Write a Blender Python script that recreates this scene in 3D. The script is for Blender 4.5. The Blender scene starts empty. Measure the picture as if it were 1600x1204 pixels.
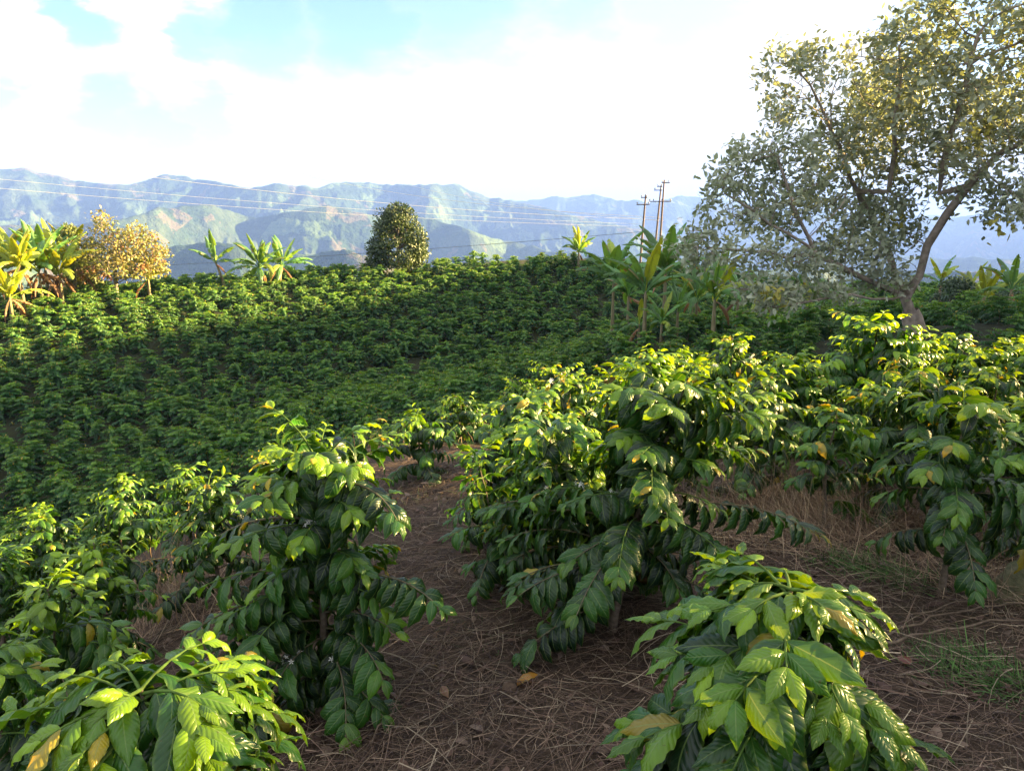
import bpy, math, random
import numpy as np
R_ = math.radians
SC = bpy.context.scene
COL = SC.collection
# ------------------------------------------------------------------ camera
FPX, PITCH = 1180.0, R_(12.0)
cam_d = bpy.data.cameras.new('camera'); cam = bpy.data.objects.new('camera', cam_d); COL.objects.link(cam)
cam.location = (0, 0, 0); cam.rotation_euler = (R_(90) - PITCH, 0, 0)
cam_d.sensor_width = 36; cam_d.lens = 36 * FPX / 1600; cam_d.clip_start = 0.05; cam_d.clip_end = 40000
SC.camera = cam
CT, ST = math.cos(PITCH), math.sin(PITCH)
def ray(px, py):
    dx, dy = (px - 800) / FPX, (602 - py) / FPX
    return dx, CT + dy * ST, -ST + dy * CT
def P(px, py, d):                       # the point seen at a photo position, d metres ahead
    a, b, c = ray(px, py)
    return np.array([a / b * d, d, c / b * d])
def nrm(v):
    v = np.asarray(v, float); return v / (np.linalg.norm(v) + 1e-12)
# ------------------------------------------------------------------ sky, sun, exposure
SUN_EL, SUN_AZ = R_(15.0), R_(14.0)       # azimuth from +X towards +Y
W = bpy.data.worlds.new('World'); SC.world = W; W.use_nodes = True
nt = W.node_tree; nt.nodes.clear()
def N(nt, typ, **kw):
    n = nt.nodes.new(typ)
    for k, v in kw.items():
        if k == 'ins':
            for a, b in v.items(): n.inputs[a].default_value = b
        else: setattr(n, k, v)
    return n
L = lambda nt, a, b: nt.links.new(a, b)
def build_world():
    out = N(nt, 'ShaderNodeOutputWorld'); bg = N(nt, 'ShaderNodeBackground', ins={'Strength': 1.0})
    sky = N(nt, 'ShaderNodeTexSky', sky_type='NISHITA', sun_disc=False, sun_elevation=SUN_EL,
            sun_rotation=R_(90) - SUN_AZ, altitude=1500, air_density=1.0, dust_density=1.0, ozone_density=2.0)
    sk = N(nt, 'ShaderNodeVectorMath', operation='SCALE'); sk.inputs['Scale'].default_value = 0.035
    L(nt, sky.outputs[0], sk.inputs[0])
    tc = N(nt, 'ShaderNodeTexCoord')
    nz = N(nt, 'ShaderNodeTexNoise', ins={'Scale': 8.0, 'Detail': 9.0, 'Roughness': .64})
    mp = N(nt, 'ShaderNodeMapping'); mp.inputs['Scale'].default_value = (1, 1, 2.6)
    L(nt, tc.outputs['Generated'], mp.inputs[0]); L(nt, mp.outputs[0], nz.inputs['Vector'])
    off = N(nt, 'ShaderNodeVectorMath', operation='SUBTRACT'); off.inputs[1].default_value = (.5, .5, .5)
    L(nt, nz.outputs['Color'], off.inputs[0])
    sc_ = N(nt, 'ShaderNodeVectorMath', operation='MULTIPLY'); sc_.inputs[1].default_value = (.22, .18, .11); L(nt, off.outputs[0], sc_.inputs[0])
    d = N(nt, 'ShaderNodeVectorMath', operation='ADD'); L(nt, tc.outputs['Generated'], d.inputs[0]); L(nt, sc_.outputs[0], d.inputs[1])
    d2 = N(nt, 'ShaderNodeVectorMath', operation='NORMALIZE'); L(nt, d.outputs[0], d2.inputs[0])
    blobs = [(400, 20, 120, 1), (330, 70, 60, .9), (560, 10, 150, 1), (720, -60, 200, .9), (180, 168, 70, 1), (255, 182, 65, 1),
             (330, 172, 50, .8), (120, 20, 75, 1), (15, 160, 50, .9), (420, 60, 110, .9), (900, -70, 170, .8), (1080, -60, 190, .55), (1550, 0, 230, .8),
             (380, 90, 45, .8), (600, -500, 620, 1), (1400, -600, 650, .8), (-300, -300, 420, .8), (-700, 200, 300, .7), (2300, -100, 400, .5)]
    acc = None
    for (bx, by, r, w) in blobs:
        v = nrm(ray(bx, by)); e = nrm(ray(bx + r, by)); c = float(np.dot(v, e))
        dp = N(nt, 'ShaderNodeVectorMath', operation='DOT_PRODUCT'); dp.inputs[1].default_value = tuple(v); L(nt, d2.outputs[0], dp.inputs[0])
        mr = N(nt, 'ShaderNodeMapRange', interpolation_type='SMOOTHSTEP'); mr.inputs['From Min'].default_value = c
        mr.inputs['From Max'].default_value = 1 - (1 - c) * .12; mr.inputs['To Max'].default_value = w
        L(nt, dp.outputs['Value'], mr.inputs['Value'])
        if acc is None: acc = mr.outputs[0]
        else:
            m = N(nt, 'ShaderNodeMath', operation='MAXIMUM'); L(nt, acc, m.inputs[0]); L(nt, mr.outputs[0], m.inputs[1]); acc = m.outputs[0]
    mix = N(nt, 'ShaderNodeMix', data_type='RGBA')
    L(nt, acc, mix.inputs['Factor']); mix.inputs['A'].default_value = CLOUD
    L(nt, sk.outputs[0], mix.inputs['B']); L(nt, mix.outputs['Result'], bg.inputs['Color']); L(nt, bg.outputs[0], out.inputs[0])
CLOUD = (.118, .118, .118, 1)
build_world()
sd = bpy.data.lights.new('sun', 'SUN'); sun = bpy.data.objects.new('sun', sd); COL.objects.link(sun)
sd.energy = 5.0; sd.angle = R_(.7); sd.color = (1.0, .71, .30)
sv = np.array([math.cos(SUN_EL) * math.cos(SUN_AZ), math.cos(SUN_EL) * math.sin(SUN_AZ), math.sin(SUN_EL)])
from mathutils import Vector
sun.rotation_euler = Vector(sv).to_track_quat('Z', 'Y').to_euler()
SC.view_settings.view_transform = 'Standard'; SC.view_settings.look = 'None'
SC.view_settings.gamma = 1; SC.view_settings.exposure = 3.5
SC.render.engine = 'CYCLES'
SC.cycles.max_bounces = 6; SC.cycles.diffuse_bounces = 3; SC.cycles.glossy_bounces = 2; SC.cycles.transmission_bounces = 3
SC.cycles.volume_bounces = 1; SC.cycles.transparent_max_bounces = 4; SC.cycles.caustics_reflective = False; SC.cycles.caustics_refractive = False
SC.cycles.use_denoising = True
# ------------------------------------------------------------------ helpers
def tag(o, label=None, cat=None, group=None, kind=None):
    if label: o['label'] = label
    if cat: o['category'] = cat
    if group: o['group'] = group
    if kind: o['kind'] = kind
    return o
class MB:
    """collects quads; build() links ONE mesh object"""
    def __init__(s): s.V, s.F, s.C, s.U, s.M, s.n = [], [], [], [], [], 0
    def add(s, V, F, col=(1, 1, 1), uv=None, mi=0):
        V = np.asarray(V, float).reshape(-1, 3); F = np.asarray(F, int).reshape(-1, 4)
        s.V.append(V); s.F.append(F + s.n); s.n += len(V)
        c = np.asarray(col, float)
        s.C.append(np.tile(c, (len(V), 1)) if c.ndim == 1 else c)
        s.U.append(np.zeros((len(V), 2)) if uv is None else uv); s.M.append(np.full(len(F), mi, int))
    def mesh(s, name, mats, smooth=True):
        V = np.concatenate(s.V); F = np.concatenate(s.F); C = np.concatenate(s.C); U = np.concatenate(s.U); M = np.concatenate(s.M)
        me = bpy.data.meshes.new(name); me.vertices.add(len(V)); me.vertices.foreach_set('co', V.astype('f').ravel())
        me.loops.add(F.size); me.loops.foreach_set('vertex_index', F.astype('i').ravel())
        me.polygons.add(len(F)); me.polygons.foreach_set('loop_start', (np.arange(len(F)) * 4).astype('i'))
        me.polygons.foreach_set('material_index', M.astype('i'))
        a = me.attributes.new('Col', 'FLOAT_COLOR', 'POINT'); a.data.foreach_set('color', np.hstack([C, np.ones((len(C), 1))]).astype('f').ravel())
        u = me.uv_layers.new(name='UVMap'); u.data.foreach_set('uv', U[F.ravel()].astype('f').ravel())
        for m in (mats if isinstance(mats, (list, tuple)) else [mats]): me.materials.append(m)
        me.update(calc_edges=True)
        if smooth: me.shade_smooth()
        return me
    def build(s, name, mats, parent=None, smooth=True, loc=None):
        o = bpy.data.objects.new(name, s.mesh(name, mats, smooth)); COL.objects.link(o)
        if loc is not None: o.location = loc
        if parent: o.parent = parent
        return o
def empty(name, loc, rz=0, scale=1):
    o = bpy.data.objects.new(name, None); COL.objects.link(o); o.location = loc; o.rotation_euler = (0, 0, rz); o.scale = (scale,) * 3
    o.empty_display_size = .2
    return o
def frames(path):
    T = np.gradient(path, axis=0); T /= np.linalg.norm(T, axis=1)[:, None] + 1e-12
    up = np.array([0, 0, 1.]) if abs(T[0, 2]) < .9 else np.array([1., 0, 0])
    A = np.empty_like(T); a = up
    for i in range(len(T)):
        a = a - T[i] * np.dot(a, T[i]); l = np.linalg.norm(a)
        a = a / l if l > 1e-6 else np.array([0, 1., 0]); A[i] = a
    return T, A, np.cross(T, A)
def tube(mb, path, rad, sides=6, col=(1, 1, 1), mi=0, lump=0, rng=None):
    path = np.asarray(path, float); n = len(path); rad = np.broadcast_to(np.asarray(rad, float), (n,))
    T, A, B = frames(path); th = np.arange(sides) / sides * 2 * np.pi
    rr = rad[:, None] * np.ones((1, sides))
    if lump: rr = rr * (1 + lump * (rng.random((n, sides)) - .5))
    V = path[:, None] + rr[..., None] * (np.cos(th)[None, :, None] * A[:, None] + np.sin(th)[None, :, None] * B[:, None])
    i = np.arange(n - 1)[:, None]; j = np.arange(sides)[None]; k = (j + 1) % sides
    F = np.stack([i * sides + j, i * sides + k, (i + 1) * sides + k, (i + 1) * sides + j], -1).reshape(-1, 4)
    uv = np.stack(np.broadcast_arrays(th[None] / 6.283, np.arange(n)[:, None] / 4), -1).reshape(-1, 2)
    mb.add(V.reshape(-1, 3), F, col, uv, mi)
# value noise
_rn = np.random.default_rng(5); _T = _rn.random((256, 256))
def vn(x, y):
    xi = np.floor(x).astype(int); yi = np.floor(y).astype(int); fx = x - xi; fy = y - yi
    fx = fx * fx * (3 - 2 * fx); fy = fy * fy * (3 - 2 * fy)
    g = lambda a, b: _T[a & 255, b & 255]
    return (g(xi, yi) * (1 - fx) + g(xi + 1, yi) * fx) * (1 - fy) + (g(xi, yi + 1) * (1 - fx) + g(xi + 1, yi + 1) * fx) * fy
def fbm(x, y, o=5, ridged=False):
    s = 0; a = .5; t = 0
    for k in range(o):
        v = vn(x * 2 ** k + 17.3 * k, y * 2 ** k - 9.1 * k)
        if ridged: v = 1 - np.abs(2 * v - 1); v = v * v
        s = s + a * v; t += a; a *= .5
    return s / t
def sst(a, b, x):
    t = np.clip((x - a) / (b - a), 0, 1); return t * t * (3 - 2 * t)
# ------------------------------------------------------------------ terrain
def G(px, py, d, drop=0): p = P(px, py, d); return (p[0], p[1], p[2] - drop)
CP = [(0, 0, -1.65), (0, -6, -1.5), (3, 0, -1.6), (3, 4, -1.8), (0.3, 3, -1.78), (-1, 1.5, -1.85), (-.3, 6, -2.05), (-1, 3, -2.0), (-3, 3, -2.65),
      (-3.2, 5, -2.95), (-6, 5, -4.0), (2, 8, -2.5), (5, 8, -2.4), (-1.8, 9.5, -2.85), (-2, 14, -5.4), (.5, 10.5, -3.4), (-3, -3, -2.4), (8, 3, -1.5), (8, 13, -3.1), (3, 13, -4.0),
      (-6, 12, -6.5), (-11, 18, -10.0), (0, 20, -7.4), (-12, 4, -6.5), (-25, 12, -12), (-14, -10, -6), (10, -12, -.8), (22, 2, -.8), (25, 16, -3.0),
      G(1430, 517, 20), G(1010, 532, 31), G(1120, 542, 28), G(50, 760, 26, 1.4), G(300, 690, 27, 1.4), G(600, 620, 28, 1.4), G(850, 560, 30, 1.4),
      G(100, 600, 36, 1.4), G(400, 600, 38, 1.4), G(700, 560, 44, 1.4), G(900, 500, 50, 1.4), G(0, 470, 46, 1.4), G(200, 440, 52, 1.4),
      G(400, 432, 56, 1.4), G(600, 417, 60, 1.4), G(800, 404, 62, 1.4), G(950, 400, 64, 1.4), G(1050, 402, 66, 1.4), G(1250, 440, 60, 1.4),
      G(1250, 482, 30, 1.4), G(1500, 462, 30, 1.4), G(1550, 440, 50, 1.4), G(1700, 460, 34, 1.4), G(-150, 520, 42, 1.4),
      (0, 85, -5.5), (12, 86, -5.0), (-30, 75, -9), (30, 85, -8), (60, 60, -6), (-50, 50, -9), (-50, 25, -14), (-60, -20, -16), (0, -50, 0),
      (60, 10, -2), (60, -50, 0), (-60, 90, -20), (0, 120, -22), (60, 120, -20), (110, 60, -6), (110, 0, -3), (110, 120, -18), (-110, 50, -26), (-110, -40, -26)]
CP = np.array(CP)
def _k(r2): return .5 * r2 * np.log(r2 + 1e-9)
_n = len(CP); _A = np.zeros((_n + 3, _n + 3))
_A[:_n, :_n] = _k(((CP[:, None, :2] - CP[None, :, :2]) ** 2).sum(-1)) + np.eye(_n) * .35
_A[:_n, _n] = 1; _A[:_n, _n + 1:] = CP[:, :2]; _A[_n:, :_n] = _A[:_n, _n:].T
_S = np.linalg.solve(_A, np.concatenate([CP[:, 2], [0, 0, 0]]))
def tps(x, y):
    sh = np.shape(x); x = np.ravel(x).astype(float); y = np.ravel(y).astype(float); o = np.empty(len(x))
    for i in range(0, len(x), 20000):
        a, b = x[i:i + 20000], y[i:i + 20000]
        o[i:i + 20000] = _k((a[:, None] - CP[:, 0]) ** 2 + (b[:, None] - CP[:, 1]) ** 2) @ _S[:_n] + _S[_n] + _S[_n + 1] * a + _S[_n + 2] * b
    return o.reshape(sh)
# unseen hill added on the right, its crest shaped to cast the evening shade
CR_Y = [-60, 0, 2.6, 3.6, 4.6, 5.8, 9.5, 14, 25, 38, 46, 54, 60, 68, 80]      # shade height wanted above x = 0, by distance ahead
CR_Z = [-.2, -.35, -.70, -1.15, -1.8, -2.6, -2.8, -1.6, .3, 1.1, .5, -1.2, -2.2, -2.7, -2.7]
def crest(y):
    yy = y - 108 * .249
    return np.interp(yy, CR_Y, CR_Z) + .268 * 111 + (.6 + 2.4 * sst(14, 30, yy)) * (fbm(y * .22, y * 0 + 3.3, 3) - .5)
def Hl(x, y):
    x = np.asarray(x, float); y = np.asarray(y, float)
    cx, cy = np.clip(x, -110, 110), np.clip(y, -60, 130)
    b = tps(cx, cy)
    m = sst(76, 109, x) * (1 - sst(150, 230, x)) * (1 - sst(100, 128, y)) * sst(-140, -70, y) * sst(.75, 1.05, x / np.maximum(y, 1.))
    z = b * (1 - m) + crest(y) * m
    return z + .10 * (fbm(x * .9, y * .9, 3) - .5) * sst(0, 3, np.abs(x) + y)
def azel(px, py):
    a, b, c = ray(px, py); return math.atan2(a, b), c / math.hypot(a, b)
def prof(pts):
    q = [azel(*p) for p in pts]; return np.array([a for a, e in q]), np.array([e for a, e in q])
LAY = [(8200, 1500, prof([(-900, 300), (0, 310), (500, 312), (740, 316), (830, 312), (880, 307), (930, 305), (965, 312), (1010, 316), (1060, 306), (1110, 309), (1200, 322), (1350, 335), (1500, 338), (1700, 330), (2600, 320)])),
       (5200, 1300, prof([(-900, 250), (-200, 270), (0, 264), (35, 261), (100, 277), (175, 291), (215, 284), (250, 274), (290, 276), (345, 287), (390, 293), (430, 286), (490, 293), (540, 284), (640, 288), (715, 289), (755, 305), (860, 326), (960, 349), (1060, 372), (1300, 400), (2600, 430)])),
       (3300, 800, prof([(-900, 340), (0, 352), (100, 352), (180, 345), (250, 325), (330, 321), (400, 340), (460, 332), (510, 320), (570, 332), (610, 345), (640, 335), (710, 352), (800, 378), (880, 396), (1000, 420), (1300, 440), (2600, 440)])),
       (2100, 500, prof([(-900, 380), (0, 400), (200, 396), (330, 378), (420, 392), (500, 396), (540, 388), (600, 408), (740, 430), (800, 425), (2600, 450)]))]
def Hfar(r, az):
    z = np.full(np.shape(r), -620.)
    x, y = r * np.sin(az), r * np.cos(az)
    for i, (r0, w, (pa, pe)) in enumerate(LAY):
        f = i + 1.
        e = np.interp(az, pa, pe) + (fbm(az * 70 + 5 * i, az * 0 + i, 4) - .5) * .006
        rc = r0 * (1 + .13 * (fbm(az * 7 + 3.1 * i, az * 0 + 2 * i, 3) - .5) * 2)
        top = e * rc
        d = (r - rc) / w
        # spurs running down towards us, cut by gullies
        g = fbm(x / (420. - 60 * i) + 9 * i, y / (620. - 100 * i), 5, True)
        s = np.exp(-np.abs(d) ** 1.25 * (1.15 - .75 * g))
        base = -620.
        zi = base + (top - base) * s - (1 - s) * 120 * (1 - g) - 90 * sst(0, .5, np.abs(d)) * (1 - fbm(x / 190., y / 190., 4, True)) - 14 * fbm(x / 45., y / 45., 3, True) * sst(.02, .15, np.abs(d))
        z = np.maximum(z, zi)
    return z
def HT(x, y):
    r = np.hypot(x, y); az = np.arctan2(x, y)
    w = sst(125, 330, r)
    far = Hfar(np.maximum(r, 300), az)
    z = Hl(x, y) * (1 - w) + (-60 - 560 * sst(150, 1200, r)) * w
    return np.where(r < 1200, z + (far - z) * sst(700, 1200, r), far)
def H(x, y): return float(Hl(np.array([x]), np.array([y]))[0])
def polar(rs, azs):
    A, Rr = np.meshgrid(azs, rs); x, y = Rr * np.sin(A), Rr * np.cos(A)
    V = np.stack([x, y, HT(x, y)], -1).reshape(-1, 3); n = len(azs)
    i = np.arange(len(rs) - 1)[:, None]; j = np.arange(n - 1)[None]
    F = np.stack([i * n + j, (i + 1) * n + j, (i + 1) * n + j + 1, i * n + j + 1], -1).reshape(-1, 4)[:, ::-1]
    return V, F
# ------------------------------------------------------------------ materials
def mat(name):
    m = bpy.data.materials.new(name); m.use_nodes = True; t = m.node_tree; t.nodes.clear()
    return m, t, N(t, 'ShaderNodeOutputMaterial')
def ramp(t, fac, stops):
    r = N(t, 'ShaderNodeValToRGB'); e = r.color_ramp.elements
    while len(e) < len(stops): e.new(.5)
    for k, (p, c) in enumerate(stops): e[k].position = p; e[k].color = (*c, 1)
    if fac is not None: L(t, fac, r.inputs[0])
    return r.outputs[0]
def mixc(t, f, a, b, mode='MIX'):
    m = N(t, 'ShaderNodeMix', data_type='RGBA', blend_type=mode)
    for k, v in (('Factor', f), ('A', a), ('B', b)):
        if hasattr(v, 'is_linked'): L(t, v, m.inputs[k])
        else: m.inputs[k].default_value = v if k == 'Factor' else (*v, 1)
    return m.outputs['Result']
def math_(t, op, a, b=None, c=None):
    m = N(t, 'ShaderNodeMath', operation=op)
    for k, v in enumerate((a, b, c)):
        if v is None: continue
        if hasattr(v, 'is_linked'): L(t, v, m.inputs[k])
        else: m.inputs[k].default_value = v
    return m.outputs[0]
def noise(t, scale, detail=4, rough=.55, vec=None):
    n = N(t, 'ShaderNodeTexNoise', ins={'Scale': scale, 'Detail': detail, 'Roughness': rough})
    if vec is not None: L(t, vec, n.inputs['Vector'])
    return n.outputs['Fac']
def leafmat(name, rough=.38, trans=.28, bump=0.0, tint=(2.0, 1.45, .25), under=(1.35, 1.4, 1.3), sheen=.5):
    m, t, out = mat(name)
    at = N(t, 'ShaderNodeAttribute', attribute_name='Col'); oi = N(t, 'ShaderNodeObjectInfo')
    v = math_(t, 'MULTIPLY_ADD', oi.outputs['Random'], .3, .85)
    tcn = N(t, 'ShaderNodeTexCoord')
    nf = noise(t, 9, 3, .6, tcn.outputs['Object'])
    v = math_(t, 'MULTIPLY', v, math_(t, 'MULTIPLY_ADD', nf, .7, .65))
    c = mixc(t, 1.0, at.outputs['Color'], v, 'MULTIPLY')
    cv = N(t, 'ShaderNodeCombineColor')
    for k in range(3): L(t, v, cv.inputs[k])
    c = mixc(t, 1.0, at.outputs['Color'], cv.outputs[0], 'MULTIPLY')
    b = N(t, 'ShaderNodeBsdfPrincipled', ins={'Roughness': rough, 'Specular IOR Level': sheen})
    bumpn = None
    if bump:
        sep = N(t, 'ShaderNodeSeparateXYZ'); L(t, tcn.outputs['UV'], sep.inputs[0])
        au = math_(t, 'ABSOLUTE', math_(t, 'SUBTRACT', sep.outputs[0], .5))      # 0 at the midrib, .5 at the edge
        ph = math_(t, 'MULTIPLY', math_(t, 'SUBTRACT', sep.outputs[1], math_(t, 'MULTIPLY', au, .42)), 9.5)
        tri = math_(t, 'PINGPONG', ph, .5)                                        # 0..0.5
        vein = math_(t, 'SUBTRACT', 1, math_(t, 'SMOOTH_MIN', math_(t, 'MULTIPLY', tri, 9), 1, .3))
        mid = math_(t, 'LESS_THAN', au, .022)
        h = math_(t, 'MULTIPLY', math_(t, 'POWER', math_(t, 'MULTIPLY', tri, 2), .6), 1.0)
        h = math_(t, 'SUBTRACT', h, math_(t, 'MULTIPLY', mid, .8))
        bn = N(t, 'ShaderNodeBump', ins={'Strength': bump, 'Distance': .004}); L(t, h, bn.inputs['Height']); bumpn = bn.outputs[0]
        L(t, bumpn, b.inputs['Normal'])
        c = mixc(t, math_(t, 'MULTIPLY', mid, .55), c, (.22, .32, .10))
        c = mixc(t, math_(t, 'MULTIPLY', math_(t, 'MAXIMUM', vein, 0), .09), c, (.16, .26, .07))
        # brown specks of old leaves; light through the edges painted yellow-green
        edg = N(t, 'ShaderNodeMapRange', interpolation_type='SMOOTHSTEP'); edg.inputs['From Min'].default_value = .36; edg.inputs['From Max'].default_value = .5; edg.inputs['To Max'].default_value = .35; L(t, au, edg.inputs['Value']); c = mixc(t, edg.outputs[0], c, (.15, .24, .02))
        sp = noise(t, 55, 2, .5, tcn.outputs['Object']); sp = N_gt(t, sp, .72); c = mixc(t, math_(t, 'MULTIPLY', sp, .5), c, (.10, .06, .02))
        rn = noise(t, 30, 2, .5, tcn.outputs['Object']); L(t, math_(t, 'MULTIPLY_ADD', rn, .35, rough - .16), b.inputs['Roughness'])
    geo = N(t, 'ShaderNodeNewGeometry')
    cu = mixc(t, 1.0, c, under, 'MULTIPLY')
    cf = mixc(t, geo.outputs['Backfacing'], c, cu)
    L(t, cf, b.inputs['Base Color'])
    tr = N(t, 'ShaderNodeBsdfTranslucent'); L(t, mixc(t, 1.0, c, tint, 'MULTIPLY'), tr.inputs[0])
    ms = N(t, 'ShaderNodeMixShader', ins={0: trans}); L(t, b.outputs[0], ms.inputs[1]); L(t, tr.outputs[0], ms.inputs[2]); L(t, ms.outputs[0], out.inputs[0])
    return m
def N_gt(t, a, th): return math_(t, 'GREATER_THAN', a, th)
def plainmat(name, c1, c2, scale=8, rough=.85, bump=.3, dist=.01, attr=False, stretch=None):
    m, t, out = mat(name); tcn = N(t, 'ShaderNodeTexCoord'); vec = tcn.outputs['Object']
    if stretch:
        mp = N(t, 'ShaderNodeMapping'); mp.inputs['Scale'].default_value = stretch; L(t, vec, mp.inputs[0]); vec = mp.outputs[0]
    nf = noise(t, scale, 6, .62, vec)
    c = ramp(t, nf, [(.3, c1), (.7, c2)])
    if attr:
        at = N(t, 'ShaderNodeAttribute', attribute_name='Col'); c = mixc(t, 1.0, c, at.outputs['Color'], 'MULTIPLY')
    b = N(t, 'ShaderNodeBsdfPrincipled', ins={'Roughness': rough, 'Specular IOR Level': .25}); L(t, c, b.inputs['Base Color'])
    if bump:
        bn = N(t, 'ShaderNodeBump', ins={'Strength': bump, 'Distance': dist}); L(t, nf, bn.inputs['Height']); L(t, bn.outputs[0], b.inputs['Normal'])
    L(t, b.outputs[0], out.inputs[0]); return m
M_LEAF = leafmat('coffee_leaf', .31, .38, .34, sheen=.55)
M_LEAFF = leafmat('coffee_leaf_distant', .5, .34, 0)
M_BAN = leafmat('banana_leaf', .45, .38, 0)
M_TREE = leafmat('broad_tree_leaf', .5, .22, 0, sheen=.6, under=(1.4, 1.4, 1.4), tint=(1.25, 1.2, .55))
M_WOOD = plainmat('coffee_bark', (.075, .055, .04), (.20, .16, .12), 40, .85, .5, .004, True)
M_BARK = plainmat('tree_bark', (.16, .13, .105), (.42, .35, .29), 6, .9, .8, .03, True)
M_STEM = plainmat('banana_stem', (.10, .10, .045), (.30, .25, .15), 5, .7, .4, .02, True, (3, 3, .5))
M_POLE = plainmat('weathered_pole', (.11, .085, .08), (.24, .19, .165), 3, .85, .3, .01, False, (4, 4, .4))
M_METAL = plainmat('insulator', (.3, .3, .3), (.5, .5, .5), 3, .4, 0)
M_WIRE = plainmat('wire_aluminium', (.62, .62, .62), (.75, .75, .75), 3, .35, 0)
M_WIRED = plainmat('wire_black', (.03, .03, .035), (.05, .05, .05), 3, .5, 0)
M_STRAW = plainmat('dead_grass', (.7, .7, .7), (1.1, 1.1, 1.1), 5, .8, 0, .01, True)
M_CLOD = plainmat('soil_clod', (.045, .03, .02), (.13, .09, .065), 30, .95, .6, .004)
M_FLOWER = plainmat('blossom_white', (.72, .72, .66), (.85, .85, .80), 20, .6, 0)
M_STONE = plainmat('mossy_stone', (.05, .06, .025), (.26, .24, .15), 9, .95, 1.0, .03)
# ground
m, t, out = mat('ground_soil'); tc = N(t, 'ShaderNodeTexCoord'); vec = tc.outputs['Object']
n1 = noise(t, 1.1, 8, .65, vec); n2 = noise(t, 14, 8, .7, vec); n3 = noise(t, 70, 4, .7, vec)
c = ramp(t, n2, [(.3, (.028, .020, .014)), (.55, (.068, .047, .034)), (.75, (.13, .095, .068))])
c = mixc(t, math_(t, 'MULTIPLY', N_gt(t, n3, .60), .35), c, (.20, .15, .12))
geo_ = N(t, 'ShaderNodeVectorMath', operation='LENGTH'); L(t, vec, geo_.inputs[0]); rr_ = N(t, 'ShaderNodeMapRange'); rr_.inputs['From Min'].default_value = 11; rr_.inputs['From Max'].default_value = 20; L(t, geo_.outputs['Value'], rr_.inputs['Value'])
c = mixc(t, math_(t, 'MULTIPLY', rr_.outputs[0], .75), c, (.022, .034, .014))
c = mixc(t, math_(t, 'MULTIPLY', ramp(t, n1, [(.52, (0, 0, 0)), (.7, (1, 1, 1))]), .5), c, (.045, .055, .022))
b = N(t, 'ShaderNodeBsdfPrincipled', ins={'Roughness': .95, 'Specular IOR Level': .15}); L(t, c, b.inputs['Base Color'])
bn = N(t, 'ShaderNodeBump', ins={'Strength': .9, 'Distance': .03}); L(t, math_(t, 'ADD', n2, math_(t, 'MULTIPLY', n3, .4)), bn.inputs['Height'])
L(t, bn.outputs[0], b.inputs['Normal']); L(t, b.outputs[0], out.inputs[0]); M_GROUND = m
# mountains
m, t, out = mat('mountain_cover'); tc = N(t, 'ShaderNodeTexCoord'); vec = tc.outputs['Object']
n1 = noise(t, .0022, 6, .6, vec); n2 = noise(t, .012, 5, .6, vec); n3 = noise(t, .06, 4, .7, vec)
vo = N(t, 'ShaderNodeTexVoronoi', ins={'Scale': .006}); L(t, vec, vo.inputs['Vector'])
c = ramp(t, n3, [(.35, (.016, .032, .016)), (.65, (.045, .070, .034))])
pas = ramp(t, n1, [(.50, (0, 0, 0)), (.58, (1, 1, 1))])
c = mixc(t, math_(t, 'MULTIPLY', pas, .35), c, (.12, .15, .08))
sep = N(t, 'ShaderNodeSeparateColor'); L(t, vo.outputs['Color'], sep.inputs[0])
soil = math_(t, 'MULTIPLY', N_gt(t, sep.outputs[0], .80), N_gt(t, n2, .50))
c = mixc(t, math_(t, 'MULTIPLY', soil, .4), c, (.20, .145, .10))
fld = math_(t, 'MULTIPLY', N_gt(t, sep.outputs[1], .80), N_gt(t, n2, .46)); c = mixc(t, math_(t, 'MULTIPLY', fld, .5), c, (.13, .19, .08))
tr_ = math_(t, 'MULTIPLY', N_gt(t, n3, .56), .6); c = mixc(t, tr_, c, (.03, .06, .025))
b = N(t, 'ShaderNodeBsdfPrincipled', ins={'Roughness': 1.0, 'Specular IOR Level': .0}); L(t, c, b.inputs['Base Color'])
bn = N(t, 'ShaderNodeBump', ins={'Strength': 1.0, 'Distance': 9.0}); L(t, math_(t, 'ADD', n3, math_(t, 'MULTIPLY', n2, 2.5)), bn.inputs['Height'])
L(t, bn.outputs[0], b.inputs['Normal']); L(t, b.outputs[0], out.inputs[0]); M_MOUNT = m
# ------------------------------------------------------------------ setting meshes
rs = np.concatenate([[0.02], np.geomspace(.5, 20, 120), np.linspace(20.5, 240, 260)])
azs = np.concatenate([np.linspace(-180, -48, 60), np.linspace(-47, 47, 300), np.linspace(48, 180, 110)]) * math.pi / 180
V, F = polar(rs, azs); mb = MB(); mb.add(V, F); g = mb.build('ground', M_GROUND); tag(g, kind='structure')
azs = np.concatenate([np.linspace(-180, -46, 90), np.linspace(-45.9, 45.9, 1000), np.linspace(46, 180, 90)]) * math.pi / 180
rs = np.concatenate([np.geomspace(240, 1300, 25), np.linspace(1310, 4600, 330), np.linspace(4620, 9600, 220), [11000, 13000]])
V, F = polar(rs, azs); V[:len(azs), 2] -= .0; mb = MB(); mb.add(V, F); g = mb.build('mountains', M_MOUNT); tag(g, kind='structure')
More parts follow.
